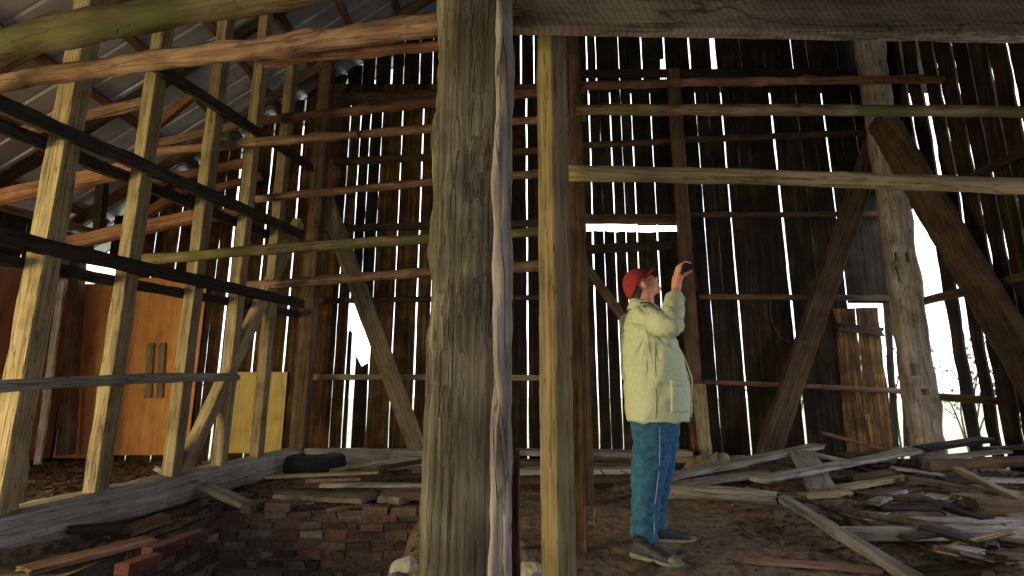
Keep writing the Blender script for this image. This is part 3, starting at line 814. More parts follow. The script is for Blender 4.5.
def brick(px, py, z, rz, tint, label, broken=False):
    p = G(px, py, z); rr = random.Random(int(px*7)); c = Coll()
    bm = bmesh.new(); bmesh.ops.create_cube(bm, size=1); bmesh.ops.scale(bm, vec=(.2 if not broken else .12, .1, .062), verts=bm.verts)
    bmesh.ops.subdivide_edges(bm, edges=bm.edges, cuts=3, use_grid_fill=True)
    for v in bm.verts:
        v.co += Vector((nz(v.co.x*20, v.co.y*20, px), nz(v.co.x*20, v.co.z*20, px+5), nz(v.co.y*20, v.co.z*20, px+9)))*.004
        # rounded corners
        for ax, s in ((0, .1), (1, .05), (2, .031)): pass
    me = bpy.data.meshes.new('loose_brick'); bm.to_mesh(me); bm.free(); me.materials.append(M['brick'])
    a = me.color_attributes.new('tint', 'FLOAT_COLOR', 'POINT')
    for d in a.data: d.color = (*tint, 1)
    o = bpy.data.objects.new('loose_brick', me); C.objects.link(o); o.location = (p.x, p.y, z+.03); o.rotation_euler = (rr.uniform(-.04, .04), rr.uniform(-.05, .05), rz)
    b = o.modifiers.new('b', 'BEVEL'); b.width = .004; b.segments = 2; b.limit_method = 'ANGLE'
    return tag(o, label, 'brick')
brick(376, 514, .0, .03, (.14, .10, .075), 'brown loose brick on the rim, left of the pair near the hewn post')
brick(405, 515, .0, -.05, (.14, .10, .075), 'brown loose brick on the rim, right of the pair near the hewn post')
brick(279, 510, .0, .1, (.19, .12, .09), 'dull loose brick at the inner corner of the brick pit')
brick(411, 499, .06, .15, (.14, .10, .075), 'loose brick lying on the smaller slab beside the hewn post')
brick(254, 510, .0, 1.3, (.17, .11, .09), 'dark loose brick turned endwise at the left of the pit corner')
brick(422, 473, .12, .2, (.22, .12, .08), 'reddish loose brick among the boards left of the hewn post')
brick(188, 543, .0, 1.25, (.10, .055, .042), 'reddish loose brick on the left rim of the pit, upper one')
brick(163, 553, .0, 1.2, (.09, .04, .034), 'red loose brick on the left rim of the pit, middle one')
brick(138, 570, .0, 1.35, (.13, .042, .03), 'bright red loose brick nearest the bottom left edge')
# pale lumps of concrete
def lump(px, py, z, s, mat, label, name='stone', cat='stone', seed=0, sq=(1, .8, .7)):
    p = G(px, py, z); bm = bmesh.new(); bmesh.ops.create_icosphere(bm, subdivisions=3, radius=1)
    for v in bm.verts:
        d = 1+.28*noise.noise(v.co*1.1+Vector((seed*3.3, 0, 0)))+.12*noise.noise(v.co*3+Vector((seed, 5, 0)))
        v.co = Vector((v.co.x*sq[0], v.co.y*sq[1], v.co.z*sq[2]))*d*s
    me = bpy.data.meshes.new(name); bm.to_mesh(me); bm.free(); me.materials.append(M[mat])
    o = bpy.data.objects.new(name, me); C.objects.link(o); o.location = (p.x, p.y, p.z); return tag(o, label, cat)
lump(408, 568, -.12, .10, 'stone', 'pale whitish lump of stone at the lip of the pit beside the hewn post', seed=3)
lump(399, 584, -.15, .09, 'slab', 'brown stone just below the pale lump at the pit lip', seed=4)
lump(523, 560, .03, .075, 'slab', 'rounded dull stone between the stub and the sawn post', seed=5)
lump(530, 572, .03, .07, 'stone', 'grey stone at the bottom between the stub and the sawn post', seed=6)
lump(521, 545, .03, .06, 'slab', 'small olive stone behind the broken stub', seed=9)

# ------------------------------------------------------------------ debris: middle and right
plank((517, 452), 5.9, (640, 454), 5.9, .2, .06, 'grey', 'topmost grey board of the stack lying behind the sawn post', name='stacked_board')
plank((500, 462), 5.6, (668, 465), 5.6, .2, .05, 'brown', 'second brown board of the stack lying behind the sawn post', name='stacked_board')
plank((510, 471), 5.35, (650, 470), 5.35, .2, .05, 'grey', 'third greyish board of the stack behind the legs of the man', name='stacked_board')
plank((505, 480), 5.1, (640, 478), 5.1, .18, .05, 'brown', 'lowest nearest board of the stack behind the legs of the man', name='stacked_board')
plank((614, 489), 4.8, (675, 474), 5.0, .06, .03, 'log', 'thin stick crossing behind the knees of the man')
plank((668, 477), 4.75, (818, 446), 5.5, .16, .045, 'grey', 'long pale grey plank rising right from behind the man')
plank((668, 486), 4.6, (790, 470), 5.0, .14, .04, 'grey', 'second grey plank just under the long one rising from the man')
plank((676, 460), 5.6, (745, 458), 5.6, .12, .05, 'yellow', 'short yellowish board behind the thigh of the man')
lg = plank((664, 492), 4.35, (775, 499), 4.15, .11, .11, 'grey', 'thick grey log on the dirt right of the knees of the man', name='fallen_log', cat='log', kind='round', bend=.02, knots=3)
plank((756, 480), 4.35, (942, 446), 5.5, .15, .035, 'grey', 'longest pale plank lying over the top of the right heap')
plank((845, 464), 4.95, (932, 444), 5.7, .10, .03, 'grey', 'narrow pale board lying alongside the longest plank of the heap')
plank((801, 452), 5.25, (823, 492), 4.35, .22, .035, 'grey', 'short wide board sloping towards the viewer out of the heap')
plank((803, 496), 4.2, (850, 494), 4.25, .09, .04, 'yellow', 'stubby pale board end under the short wide sloping board')
plank((836, 489), 4.35, (907, 477), 4.7, .09, .035, 'yellow', 'narrow yellowish board in the dark hollow of the heap')
plank((892, 468), 4.85, (940, 474), 4.75, .16, .02, 'peel', 'bright whitish scrap of board in the middle of the heap')
plank((920, 449), 5.3, (988, 439), 5.2, .22, .04, 'dark', 'dark pointed board on top of the heap by the weathered post')
plank((926, 459), 5.0, (1006, 451), 5.0, .12, .03, 'grey', 'pale flat board under the dark pointed board')
plank((926, 466), 4.8, (1060, 459), 4.7, .12, .08, 'brown', 'thick brown timber running out of view at the right of the heap')
plank((985, 449), 5.2, (1070, 444), 5.0, .15, .03, 'brown', 'high brown board at the right edge of the heap')
plank((957, 469), 4.5, (1070, 524), 3.5, .07, .04, 'yellow', 'thin board slanting down to the right edge over the heap')
plank((907, 479), 4.5, (990, 491), 4.3, .10, .05, 'brown', 'reddish brown board below the whitish scrap')
plank((845, 520), 3.85, (955, 493), 4.35, .20, .03, 'grey', 'broad grey board with a dark mark low in the heap')
plank((954, 496), 4.15, (998, 498), 4.1, .10, .035, 'yellow', 'short pale board end right of the broad grey board')
plank((985, 480), 4.5, (1060, 482), 4.4, .10, .03, 'grey', 'pale thin board at the right edge, halfway up the heap')
plank((972, 516), 3.8, (1070, 522), 3.7, .12, .10, 'brown', 'thick brown timber end near the right edge')
plank((846, 535), 3.55, (1080, 533), 3.4, .13, .06, 'grey', 'long grey beam low across the heap, lower of the two parallel ones')
plank((905, 527), 3.7, (1080, 523), 3.6, .13, .05, 'grey', 'long beam low across the heap, just above the lower one')
plank((935, 508), 4.0, (992, 528), 3.65, .16, .03, 'dark', 'dark board sliding down among the low beams of the heap')
plank((866, 531), 3.65, (838, 508), 4.05, .12, .03, 'brown', 'brown board poking left out of the foot of the heap')
plank((745, 562), 3.12, (880, 574), 2.98, .06, .03, 'log', 'narrow board lying flat on the dirt at the bottom, right of the shoes')
plank((893, 577), 2.95, (1010, 577), 2.97, .08, .03, 'brown', 'narrow board on the dirt at the bottom right corner')
dg = plank((784, 499), 4.05, (926, 590), 2.75, .085, .05, 'grey', 'long pale plank slanting from the heap to the bottom of the view', name='slanting_plank')
plank((660, 560), 3.2, (640, 578), 2.95, .03, .015, 'brown', 'tiny splinter of wood near the front shoe')
plank((822, 433), 6.0, (892, 452), 5.6, .05, .04, 'log', 'thin light branch leaning in front of the hatch', name='leaning_branch', cat='branch', kind='round')
plank((810, 453), 5.3, (846, 461), 5.1, .16, .02, 'grey', 'pale scrap of board beside the top of the wide sloping board')
plank((700, 477), 4.9, (830, 462), 5.2, .15, .03, 'brown', 'brown plank between the two grey planks right of the man')
plank((840, 456), 5.5, (905, 452), 5.6, .15, .04, 'brown', 'brown plank lying behind the longest plank below the hatch')
for i, (pa, ya, pb, yb) in enumerate([((860, 500), 4.2, (930, 505), 4.1), ((900, 487), 4.5, (960, 500), 4.2), ((850, 478), 4.7, (900, 470), 4.9), ((940, 480), 4.6, (1000, 474), 4.6),
                                      ((1000, 505), 4.0, (1040, 498), 4.1), ((880, 515), 3.95, (940, 519), 3.9), ((995, 545), 3.4, (1050, 552), 3.3), ((770, 470), 4.9, (830, 477), 4.8), ((960, 536), 3.5, (1000, 548), 3.35)]):
    plank(pa, ya, pb, yb, R.uniform(.09, .16), .03, 'dark' if i % 2 else 'brown', ['dark short board buried in the shadows of the heap', 'brown short board buried in the shadows of the heap'][0 if i % 2 else 1],
          group=['dark boards in the heap', 'brown boards in the heap'][0 if i % 2 else 1], name='buried_board')

rq = random.Random(5)
for i in range(26):
    cx = rq.uniform(830, 1030); cy = rq.uniform(466, 560)
    if cy > 500 and cx < 880+ (cy-500)*1.2: continue
    Yc = G(cx, cy, .12).y; ln = rq.uniform(25, 75); sl = rq.uniform(-.5, .5); dark_ = i % 3
    dYY = rq.uniform(-.25, .25)
    plank((cx-ln/2, cy-sl*ln/2*.6), Yc+dYY, (cx+ln/2, cy+sl*ln/2*.6), Yc-dYY, rq.uniform(.05, .15), rq.uniform(.02, .035), ['dark', 'brown', 'grey'][dark_],
          ['dark scrap of board jumbled in the right heap', 'brown scrap of board jumbled in the right heap', 'grey scrap of board jumbled in the right heap'][dark_],
          group=['dark scraps of the right heap', 'brown scraps of the right heap', 'grey scraps of the right heap'][dark_], name='board_scrap')
def tube(name, pts, rad, mat, label=None, cat=None, parent=None, n=8, sub=6, group=None):
    # Catmull-Rom through pts
    Q = []; Rd = []
    P_ = [pts[0]]+list(pts)+[pts[-1]]
    if not hasattr(rad, '__len__'): rad = [rad]*len(pts)
    Rr = [rad[0]]+list(rad)+[rad[-1]]
    for i in range(1, len(P_)-2):
        for s in range(sub):
            t = s/sub; a, b, c, d = P_[i-1], P_[i], P_[i+1], P_[i+2]
            Q.append(.5*((2*b)+(c-a)*t+(2*a-5*b+4*c-d)*t*t+(3*b-a-3*c+d)*t**3)); Rd.append(Rr[i]+(Rr[i+1]-Rr[i])*t)
    Q.append(Vector(pts[-1])); Rd.append(rad[-1])
    V = []; Fc = []; prevn = None
    for i, q in enumerate(Q):
        t = (Q[min(i+1, len(Q)-1)]-Q[max(i-1, 0)]).normalized()
        if prevn is None: prevn = t.orthogonal().normalized()
        nn = (prevn-t*prevn.dot(t)).normalized(); bb = t.cross(nn); prevn = nn
        for j in range(n):
            a = 2*PI*j/n; V.append(q+(nn*math.cos(a)+bb*math.sin(a))*Rd[i])
    m = len(Q)
    for i in range(m-1):
        for j in range(n):
            a = i*n+j; b = i*n+(j+1) % n; Fc.append((a, b, b+n, a+n))
    Fc.append(tuple(reversed(range(n)))); Fc.append(tuple((m-1)*n+j for j in range(n)))
    if name is None: return V, Fc
    o0 = Vector(pts[0]) if parent is None else Vector((0, 0, 0))
    o = mesh_obj(name, [v-o0 for v in V], Fc, mat, parent, smooth=True)
    if parent is None: o.location = o0
    if label: tag(o, label, cat, group)
    return o
tube('curved_branch', [P(745, 488, 4.25), P(800, 499, 4.1), P(864, 515, 3.75), P(910, 521, 3.6), P(942, 531, 3.4), P(966, 548, 3.2), P(990, 580, 2.9)], [.012, .016, .02, .025, .03, .034, .036], 'bark',
     'long curved bare branch arching over the foot of the right heap', 'branch')
tube('hanging_vine', [P(770, 298, 6.3), P(772, 320, 6.3), P(780, 336, 6.3), P(789, 342, 6.3)], .004, 'bark', 'thin hooked twig hanging on the rear boards left of the middle brace', 'twig')
tube('hanging_vine', [P(840, 395, 6.3), P(850, 412, 6.25), P(848, 425, 6.25), P(858, 442, 6.2)], .005, 'bark', 'thin twig dangling over the hatch planks', 'twig')
tube('rail_cord', [P(359, 124, 4.55), P(357.5, 130, 4.53), P(358.5, 137, 4.56)], .012, 'lining', 'dark cord looped around the second pole', 'cord')
for i, (a, b, c, l) in enumerate([((640, 425), (655, 450), (690, 470), 'dry twig stem low behind the hip of the man'), ((600, 470), (618, 486), (640, 500), 'dry twig on the dirt left of the knees of the man'),
                               ((596, 508), (595, 518), (596, 527), 'short stick standing in the dirt between sawn post and man'), ((620, 470), (640, 482), (612, 492), 'bent dry twig behind the shins of the man')]):
    YY = [5.6, 4.6, 3.75, 4.5][i]
    tube('dry_twig', [P(*a, YY), P(*b, YY), P(*c, YY)], [.006, .007, .006] if i != 2 else [.012]*3, 'bark', l, 'twig')
# crumpled sacking
def sacking():
    c = G(716, 458, .25); c = P(716, 456, 5.45); V = []; Fc = []; n, m = 46, 26
    for j in range(m+1):
        for i in range(n+1):
            u = i/n-.5; v = j/m-.5
            e = max(0, 1-(abs(u)*2)**3)*max(0, 1-(abs(v)*2)**3)
            h = .13*e+.10*e*abs(nz(u*9, v*7, 3))+.05*e*nz(u*22, v*16, 1)
            V.append((u*.62+.03*nz(v*6, 3, 1), v*.45+.03*nz(u*6, 5, 1), h))
    for j in range(m):
        for i in range(n):
            a = j*(n+1)+i; Fc.append((a, a+1, a+n+2, a+n+1))
    o = mesh_obj('crumpled_sacking', V, Fc, 'rag', smooth=True, loc=(c.x, c.y, .13)); tag(o, 'crumpled pale sacking heaped at the foot of the rear stud', 'cloth')
    s = o.modifiers.new('s', 'SOLIDIFY'); s.thickness = .006
sacking()

# leaf litter and wood chips: nobody could count them
def litter(name, n, region, mat, label, cat, cols, smin, smax, lift=.012, seed=1):
    rr = random.Random(seed); c = Coll()
    k = 0
    while k < n:
        x = rr.uniform(region[0], region[1]); y = rr.uniform(region[2], region[3])
        if inpit(x, y) or (region[4] and region[4](x, y)): continue
        k += 1
        s = rr.uniform(smin, smax); m = Euler((rr.uniform(-.6, .6), rr.uniform(-.6, .6), rr.uniform(0, 6.28))).to_matrix()
        w = s*rr.uniform(.3, .7)
        pts = [(-s, 0, 0), (-s*.3, -w, s*.15), (s*.6, -w*.7, s*.1), (s, 0, 0), (s*.5, w*.8, s*.12), (-s*.4, w, s*.18), (0, 0, -.1*s)]
        base = Vector((x, y, gh(x, y)+lift*rr.uniform(.3, 1.5)))
        V = [m @ Vector(p)+base for p in pts]
        t = rr.choice(cols); f = rr.uniform(.6, 1.4)
        c.add(V, [(6, i, (i+1) % 6) for i in range(6)], tuple(q*f for q in t))
    o = mesh_obj(name, c.V, c.F, mat, tints=c.T); tag(o, label, cat, kind='stuff')
LC = [(.16, .10, .06), (.24, .16, .09), (.10, .06, .04), (.20, .12, .06), (.30, .24, .17)]
litter('leaf_litter', 1700, (-5.5, -2.9, 3.0, 6.4, None), 'leaf', 'brown dead leaves covering the floor behind the left sill beam', 'leaves', LC, .02, .05, seed=1)
litter('leaf_litter', 1100, (-2.9, -.4, 3.0, 6.0, None), 'leaf', 'dead leaves and bits of bark around the brick pit', 'leaves', LC, .012, .035, seed=2)
litter('leaf_litter', 1500, (1.6, 4.9, 3.0, 6.2, None), 'leaf', 'dead leaves and bark scraps under the right heap of planks', 'leaves', LC, .015, .045, seed=3)
litter('rubble', 420, (-2.6, -.5, 4.38, 4.75, None), 'brick', 'crumbled brick and mortar bits strewn over the brick rim', 'rubble', BT, .012, .035, lift=.014, seed=8)
litter('wood_chips', 700, (-.2, 2.4, 2.4, 5.2, None), 'leaf', 'small wood chips strewn on the dirt around the man', 'chips', LC, .006, .02, lift=.006, seed=4)

# ------------------------------------------------------------------ outside shrubs
def shrub(x, y, h, label, seed, leaves=60):
    rr = random.Random(seed); root = empty('shrub', (x, y, -.1)); tag(root, label, 'shrub', 'bright shrubs seen through the wall gaps')
    c = Coll(); lf = Coll()
    for k in range(9):
        a = rr.uniform(0, 2*PI); tip = Vector((math.cos(a)*h*.45, math.sin(a)*h*.35, h*rr.uniform(.6, 1)))
        mid = tip*.5+Vector((rr.uniform(-.2, .2), rr.uniform(-.2, .2), .15))
        V, Fc = tube(None, [Vector((0, 0, 0)), mid, tip], [.018, .010, .004], None, n=5, sub=5); c.add(V, Fc)
        for b in range(5):
            t = rr.uniform(.3, 1); q = Vector((0, 0, 0)).lerp(mid, t*2) if t < .5 else mid.lerp(tip, t*2-1)
            e = q+Vector((rr.uniform(-.5, .5), rr.uniform(-.5, .5), rr.uniform(0, .5)))*h*.35
            V, Fc = tube(None, [q, q.lerp(e, .5)+Vector((0, 0, .03)), e], [.006, .004, .002], None, n=4, sub=3); c.add(V, Fc)
            for l in range(leaves//12):
                p = q.lerp(e, rr.random()); s = rr.uniform(.02, .045); m = Euler((rr.uniform(0, 6), rr.uniform(0, 6), rr.uniform(0, 6))).to_matrix()
                lf.add([m @ Vector(v)+p for v in ((-s, 0, 0), (0, -s*.5, 0), (s, 0, 0), (0, s*.5, 0))], [(0, 1, 2, 3)])
    mesh_obj('stems', c.V, c.F, 'bark', root, smooth=True); mesh_obj('foliage', lf.V, lf.F, 'green', root)
shrub(5.9, 7.9, 2.2, 'twiggy bright shrub outside the tall right opening', 3)
shrub(7.2, 8.2, 2.0, 'leafy bright shrub outside the low right wall boards', 4)
shrub(6.9, 6.6, 1.7, 'low bright shrub beyond the right wall near the big post', 5)
shrub(4.6, 8.6, 1.6, 'small bright shrub seen beside the hatch', 6, 120)
shrub(-5.4, 8.6, 1.2, 'small shrub seen through the left wall gaps', 7)

# ------------------------------------------------------------------ man
YM = 3.38
mx0 = P(652, 560, YM).x
man = empty('person', (mx0, YM, 0))
tag(man, 'person in red cap, tan jacket and jeans, head tilted up, raising a small black device', 'person')
def L(px, py, dy=0):        # local coordinates of a profile point, dy towards +Y (his left)
    p = P(px, py, YM); return Vector((p.x-mx0, dy, p.z))
def ell(c, r, rot=None, n=20, m=14):
    V = []; Fc = []; rot = rot or Matrix.Identity(3)
    V.append(rot @ Vector((0, 0, r[2]))+c)
    for i in range(1, m):
        t = PI*i/m
        for j in range(n):
            a = 2*PI*j/n; V.append(rot @ Vector((r[0]*math.sin(t)*math.cos(a), r[1]*math.sin(t)*math.sin(a), r[2]*math.cos(t)))+c)
    V.append(rot @ Vector((0, 0, -r[2]))+c)
    for j in range(n): Fc.append((0, 1+j, 1+(j+1) % n))
    for i in range(m-2):
        for j in range(n):
            a = 1+i*n+j; b = 1+i*n+(j+1) % n; Fc.append((a, a+n, b+n, b))
    e = len(V)-1
    for j in range(n): Fc.append((e, 1+(m-2)*n+(j+1) % n, 1+(m-2)*n+j))
    return V, Fc
def caps(pts, rad, n=14):   # chain of round limbs with ball joints, closed pieces for voxel fusion
    out = []
    pts = [Vector(p) for p in pts]
    for i in range(len(pts)-1):
        a, b = pts[i], pts[i+1]; ra, rb_ = rad[i], rad[i+1]
        d = (b-a).normalized(); u = d.orthogonal().normalized(); w = d.cross(u)
        V = []; m = 6
        for k in range(m+1):
            t = k/m; c = a.lerp(b, t); r = ra+(rb_-ra)*t
            for j in range(n):
                q = 2*PI*j/n; V.append(c+(u*math.cos(q)+w*math.sin(q))*r)
        Fc = []
        for k in range(m):
            for j in range(n):
                x = k*n+j; y = k*n+(j+1) % n; Fc.append((x, y, y+n, x+n))
        Fc.append(tuple(reversed(range(n)))); Fc.append(tuple(m*n+j for j in range(n)))
        out.append((V, Fc))
    for p, r in zip(pts, rad): out.append(ell(p, (r, r, r), n=n, m=10))
    return out
def rings(rs, n=36, ex=2.4):
    """rs: list of (z, xc, a, yc, b)"""
    V = []; Fc = []
    for (z, xc, a, yc, b) in rs:
        for j in range(n):
            q = 2*PI*j/n; c, s = math.cos(q), math.sin(q); k = (abs(c)**ex+abs(s)**ex)**(-1/ex)
            V.append(Vector((xc+a*c*k, yc+b*s*k, z)))
    m = len(rs)
    for i in range(m-1):
        for j in range(n):
            x = i*n+j; y = i*n+(j+1) % n
            Fc.append((x, y, y+n, x+n) if rs[-1][0] > rs[0][0] else (x, x+n, y+n, y))
    Fc.append(tuple(reversed(range(n))) if rs[-1][0] > rs[0][0] else tuple(range(n)))
    Fc.append(tuple((m-1)*n+j for j in range(n)) if rs[-1][0] > rs[0][0] else tuple(reversed([(m-1)*n+j for j in range(n)])))
    return V, Fc
def fuse(name, parts, voxel, mat, parent, smooth=6, disp=None):
    c = Coll()
    for V, Fc in parts: c.add(V, Fc)
    me = bpy.data.meshes.new(name); me.from_pydata([tuple(v) for v in c.V], [], c.F)
    o = bpy.data.objects.new(name, me); C.objects.link(o)
    r = o.modifiers.new('r', 'REMESH'); r.mode = 'VOXEL'; r.voxel_size = voxel
    s = o.modifiers.new('s', 'SMOOTH'); s.iterations = smooth; s.factor = .5
    dg_ = bpy.context.evaluated_depsgraph_get(); me2 = bpy.data.meshes.new_from_object(o.evaluated_get(dg_))
    o.modifiers.clear(); o.data = me2; me2.name = name
    if disp:
        for v in me2.vertices: v.co = disp(v.co, v.normal)
    me2.materials.clear(); me2.materials.append(M[mat]); me2.polygons.foreach_set('use_smooth', [True]*len(me2.polygons)); me2.update()
    o.parent = parent
    return o
# head frame
HC = L(639.5, 285.3); TIL = math.radians(41)
HR = Matrix.Rotation(-TIL, 3, 'Y') @ Matrix.Identity(3)
def hp(x, y, z): return HC+HR @ Vector((x, y, z))
hs = []
hs.append(ell(hp(-.005, 0, .02), (.098, .076, .098), HR, 28, 18))            # skull
hs.append(ell(hp(.034, 0, -.04), (.068, .062, .080), HR))                     # face
hs.append(ell(hp(.070, 0, -.100), (.030, .034, .026), HR))                   # chin
hs.append(ell(hp(.02, 0, -.082), (.062, .054, .034), HR))                    # jaw
hs.append(ell(hp(.078, 0, .012), (.020, .048, .012), HR))                    # brow
hs.append(ell(hp(.098, 0, -.022), (.018, .012, .030), HR @ Matrix.Rotation(-.3, 3, 'Y')))   # nose bridge
hs.append(ell(hp(.120, 0, -.042), (.017, .015, .013), HR))                   # nose tip
for s in (-1, 1):
    hs.append(ell(hp(.10, s*.012, -.042), (.011, .009, .008), HR))
    hs.append(ell(hp(.068, s*.038, -.028), (.024, .020, .018), HR))          # cheekbones
    hs.append(ell(hp(.002, s*.080, -.020), (.021, .013, .035), HR @ Matrix.Rotation(-.2, 3, 'Y')))   # ears
    hs.append(ell(hp(.004, s*.090, -.008), (.014, .008, .022), HR))
hs.append(ell(hp(.100, 0, -.066), (.015, .026, .0075), HR)); hs.append(ell(hp(.097, 0, -.083), (.014, .023, .0085), HR))    # lips
neck0 = L(643, 300); neck1 = L(643, 316)
hs += caps([hp(-.01, 0, -.055), L(645, 303), L(644, 318)], [.062, .063, .075])
# torso under the jacket
hs.append(rings([(L(0, 415).z, L(658, 415).x, .13, 0, .16), (L(0, 380).z, L(657, 380).x, .15, 0, .165), (L(0, 345).z, L(650, 345).x, .12, 0, .17), (L(0, 318).z, L(643, 318).x, .08, 0, .15)]))
# right arm (camera side) bent, hand raised
SH = L(637, 321, -.17); EL = L(655, 331, -.33); WR = L(670, 294, -.13)
hs += caps([SH, EL, WR], [.05, .042, .03])
SHl = L(637, 321, .17); ELl = L(640, 375, .24); WRl = L(662, 400, .20)
hs += caps([SHl, ELl, WRl], [.05, .042, .03]); hs.append(ell(L(672, 405, .19), (.05, .025, .035)))
# hand: palm from wrist, fingers curl round the device
PALM = L(671.5, 283.5, -.115)
up1 = (PALM-WR).normalized()
hs += caps([WR, L(670.8, 288, -.122)], [.030, .034])
hs.append(ell(PALM, (.033, .042, .050), Matrix.Rotation(.25, 3, 'Y')))
DEV = L(679.5, 271.8, -.135)
for k, (dy, fx) in enumerate([(-.165, 0), (-.140, .8), (-.115, .8), (-.093, 0)]):
    b0 = L(671.0, 277.5, dy); b1 = L(673.0+fx*.3, 270.5-fx*.6, dy); b2 = L(677.8+fx*.4, 267.6-fx*.4, dy+.004); b3 = L(682.4+fx*.4, 268.6, dy+.008)
    hs += caps([b0, b1, b2, b3], [.0125, .0115, .0103, .0088], n=10)
hs += caps([L(674, 284, -.10), L(677.5, 279, -.105), L(681.5, 276.6, -.118), L(684.5, 275.0, -.125)], [.0155, .014, .012, .0105], n=10)   # thumb
body = fuse('body', hs, .0055, 'skin', man, 3)
body['label'] = 'bare face, neck and hands'
# eyes (part)
for s in (-1, 1):
    V, Fc = ell(hp(.076, s*.031, -.006), (.0125, .0125, .0095), HR, 12, 8); mesh_obj('eye', V, Fc, 'trimcloth', man, smooth=True)
# spectacles
for s in (-1, 1):
    ring = [hp(.098-.0*k, s*.033, 0)+HR @ Vector((0, .021*math.cos(2*PI*k/14), -.012+.016*math.sin(2*PI*k/14))) for k in range(15)]
    g = Coll(); V, Fc = tube(None, ring, .0016, None, n=6, sub=2); g.add(V, Fc)
    V, Fc = tube(None, [hp(.098, s*.054, -.008), hp(.05, s*.074, -.006), hp(0, s*.082, -.006)], .0016, None, n=6, sub=3); g.add(V, Fc)
    mesh_obj('spectacle_rim', g.V, g.F, 'wire', man, smooth=True)
# hair
fuse('hair', [ell(hp(-.046, 0, -.004), (.052, .076, .064), HR), ell(hp(-.074, 0, -.042), (.034, .060, .036), HR)] , .006, 'hair', man, 3)
for s in (-1, 1):
    pass
# cap: crown shell + brim
V = []; Fc = []; n, m = 32, 12
for i in range(m+1):
    t = (PI/2)*i/m
    for j in range(n):
        a = 2*PI*j/n; r = math.sin(t)
        x = .106*math.cos(a)*r-.010; y = .088*math.sin(a)*r; z = .088*math.cos(t)**.85
        V.append(hp(x, y, .028+z-.022*(-math.cos(a))*r*r if math.cos(a) < 0 else .028+z))
for i in range(m):
    for j in range(n):
        a = i*n+j; b = i*n+(j+1) % n; Fc.append((a, a+n, b+n, b))
# back of cap comes lower
V2 = []
for v in V:
    q = HR.inverted() @ (v-HC)
    if q.x < 0: q.z -= (-q.x)*.30*(1-max(0, (q.z-.03))/.11)
    V2.append(HC+HR @ q)
cp_ = mesh_obj('cap', V2, Fc, 'cap', man, smooth=True); s = cp_.modifiers.new('s', 'SOLIDIFY'); s.thickness = .005; s.offset = 1
V = []; Fc = []; n, m = 20, 8
for i in range(m+1):
    u = i/m
    for j in range(n+1):
        q = (j/n-.5)*2; a = q*1.15
        bx_ = .103*math.cos(a)-.010; by = .086*math.sin(a); ext = .078*max(0, math.cos(q*PI/2))**.6
        V.append(hp(bx_+ext*u, by, .034+.0*u-.020*q*q*u*1.1-.010*u*u))
for i in range(m):
    for j in range(n):
        a = i*(n+1)+j; Fc.append((a, a+n+1, a+n+2, a+1))
br = mesh_obj('brim', V, Fc, 'cap', cp_, smooth=True); s = br.modifiers.new('s', 'SOLIDIFY'); s.thickness = .005
V, Fc = ell(hp(-.012, 0, .119), (.008, .008, .005), HR, 10, 6); mesh_obj('button', V, Fc, 'cap', cp_, smooth=True)

# jacket
prof = [(420.5, 628.5, 685.5, .215), (412, 627, 686.5, .225), (400, 626, 686.5, .225), (385, 625, 685.5, .222), (370, 624.3, 683, .218), (355, 624, 679, .213), (342, 624.2, 674, .215), (330, 625, 668, .222), (320, 627, 662.5, .215), (314, 629.5, 658.5, .17), (308, 632.5, 655.5, .10)]
rs = []
for py, a, b, hw in prof:
    z = L(0, py).z; x0_, x1_ = L(a, py).x, L(b, py).x
    rs.append((z, (x0_+x1_)/2, (x1_-x0_)/2, 0, hw))
jp = [rings(rs, 44, 2.3)]
jp.append(ell(L(636, 319, -.165), (.072, .075, .065))); jp.append(ell(L(636, 319, .165), (.072, .075, .065)))
jp += caps([SH+Vector((.0, 0, .0)), SH.lerp(EL, .5)+Vector((0, 0, -.005)), EL, EL.lerp(WR, .45), EL.lerp(WR, .76)], [.088, .082, .074, .066, .058])
jp += caps([SHl, ELl, ELl.lerp(WRl, .9)], [.08, .07, .055])
AP = L(640, 331)
def jd(co, n):
    # creases
    dxy = co
    f = .0
    da = (co-EL).length
    if da < .22: f += .007*math.sin((co-EL).dot((SH-WR).normalized())*85+3*nz(co.x*9, co.y*9, co.z*9))*math.exp(-(da/.15)**2)
    f += .008*nz(co.x*9, co.y*7, co.z*3.2)+.003*nz(co.x*24, co.y*20, co.z*9)
    # long soft folds, running from the armpit down towards the back and belly
    a_ = AP-co; rd = math.hypot(a_.x, a_.z); an = math.atan2(a_.x, a_.z)
    f += .010*(1-abs(nz(an*5.5, rd*1.5, 2.2))*3)*min(1, rd*8)*math.exp(-(rd/.28)**2)
    f += .006*(1-abs(nz(co.x*7-co.z*4, co.y*3, co.z*5))*4)
    # drape from the armpit
    f += .006*max(0, nz(co.x*16-co.z*6, co.y*3, 4))
    return co+n*f
jk = fuse('jacket', jp, .009, 'jacket', man, 5, jd)
# collar: standing band round the neck, pale
cl = Coll(); n = 30; V = []; Fc = []
for i, (dz, k) in enumerate([(-.035, 1.22), (.0, 1.05), (.035, .98)]):
    for j in range(n):
        a = 2*PI*j/n; V.append(Vector((L(644, 307).x+.085*k*math.cos(a)+.012*math.cos(a), .085*k*math.sin(a), L(0, 308).z+dz-.030*math.cos(a))))
for i in range(2):
    for j in range(n):
        a = i*n+j; b = i*n+(j+1) % n; Fc.append((a, b, b+n, a+n))
co_ = mesh_obj('collar', V, Fc, 'jacket', jk, smooth=True); s = co_.modifiers.new('s', 'SOLIDIFY'); s.thickness = .012
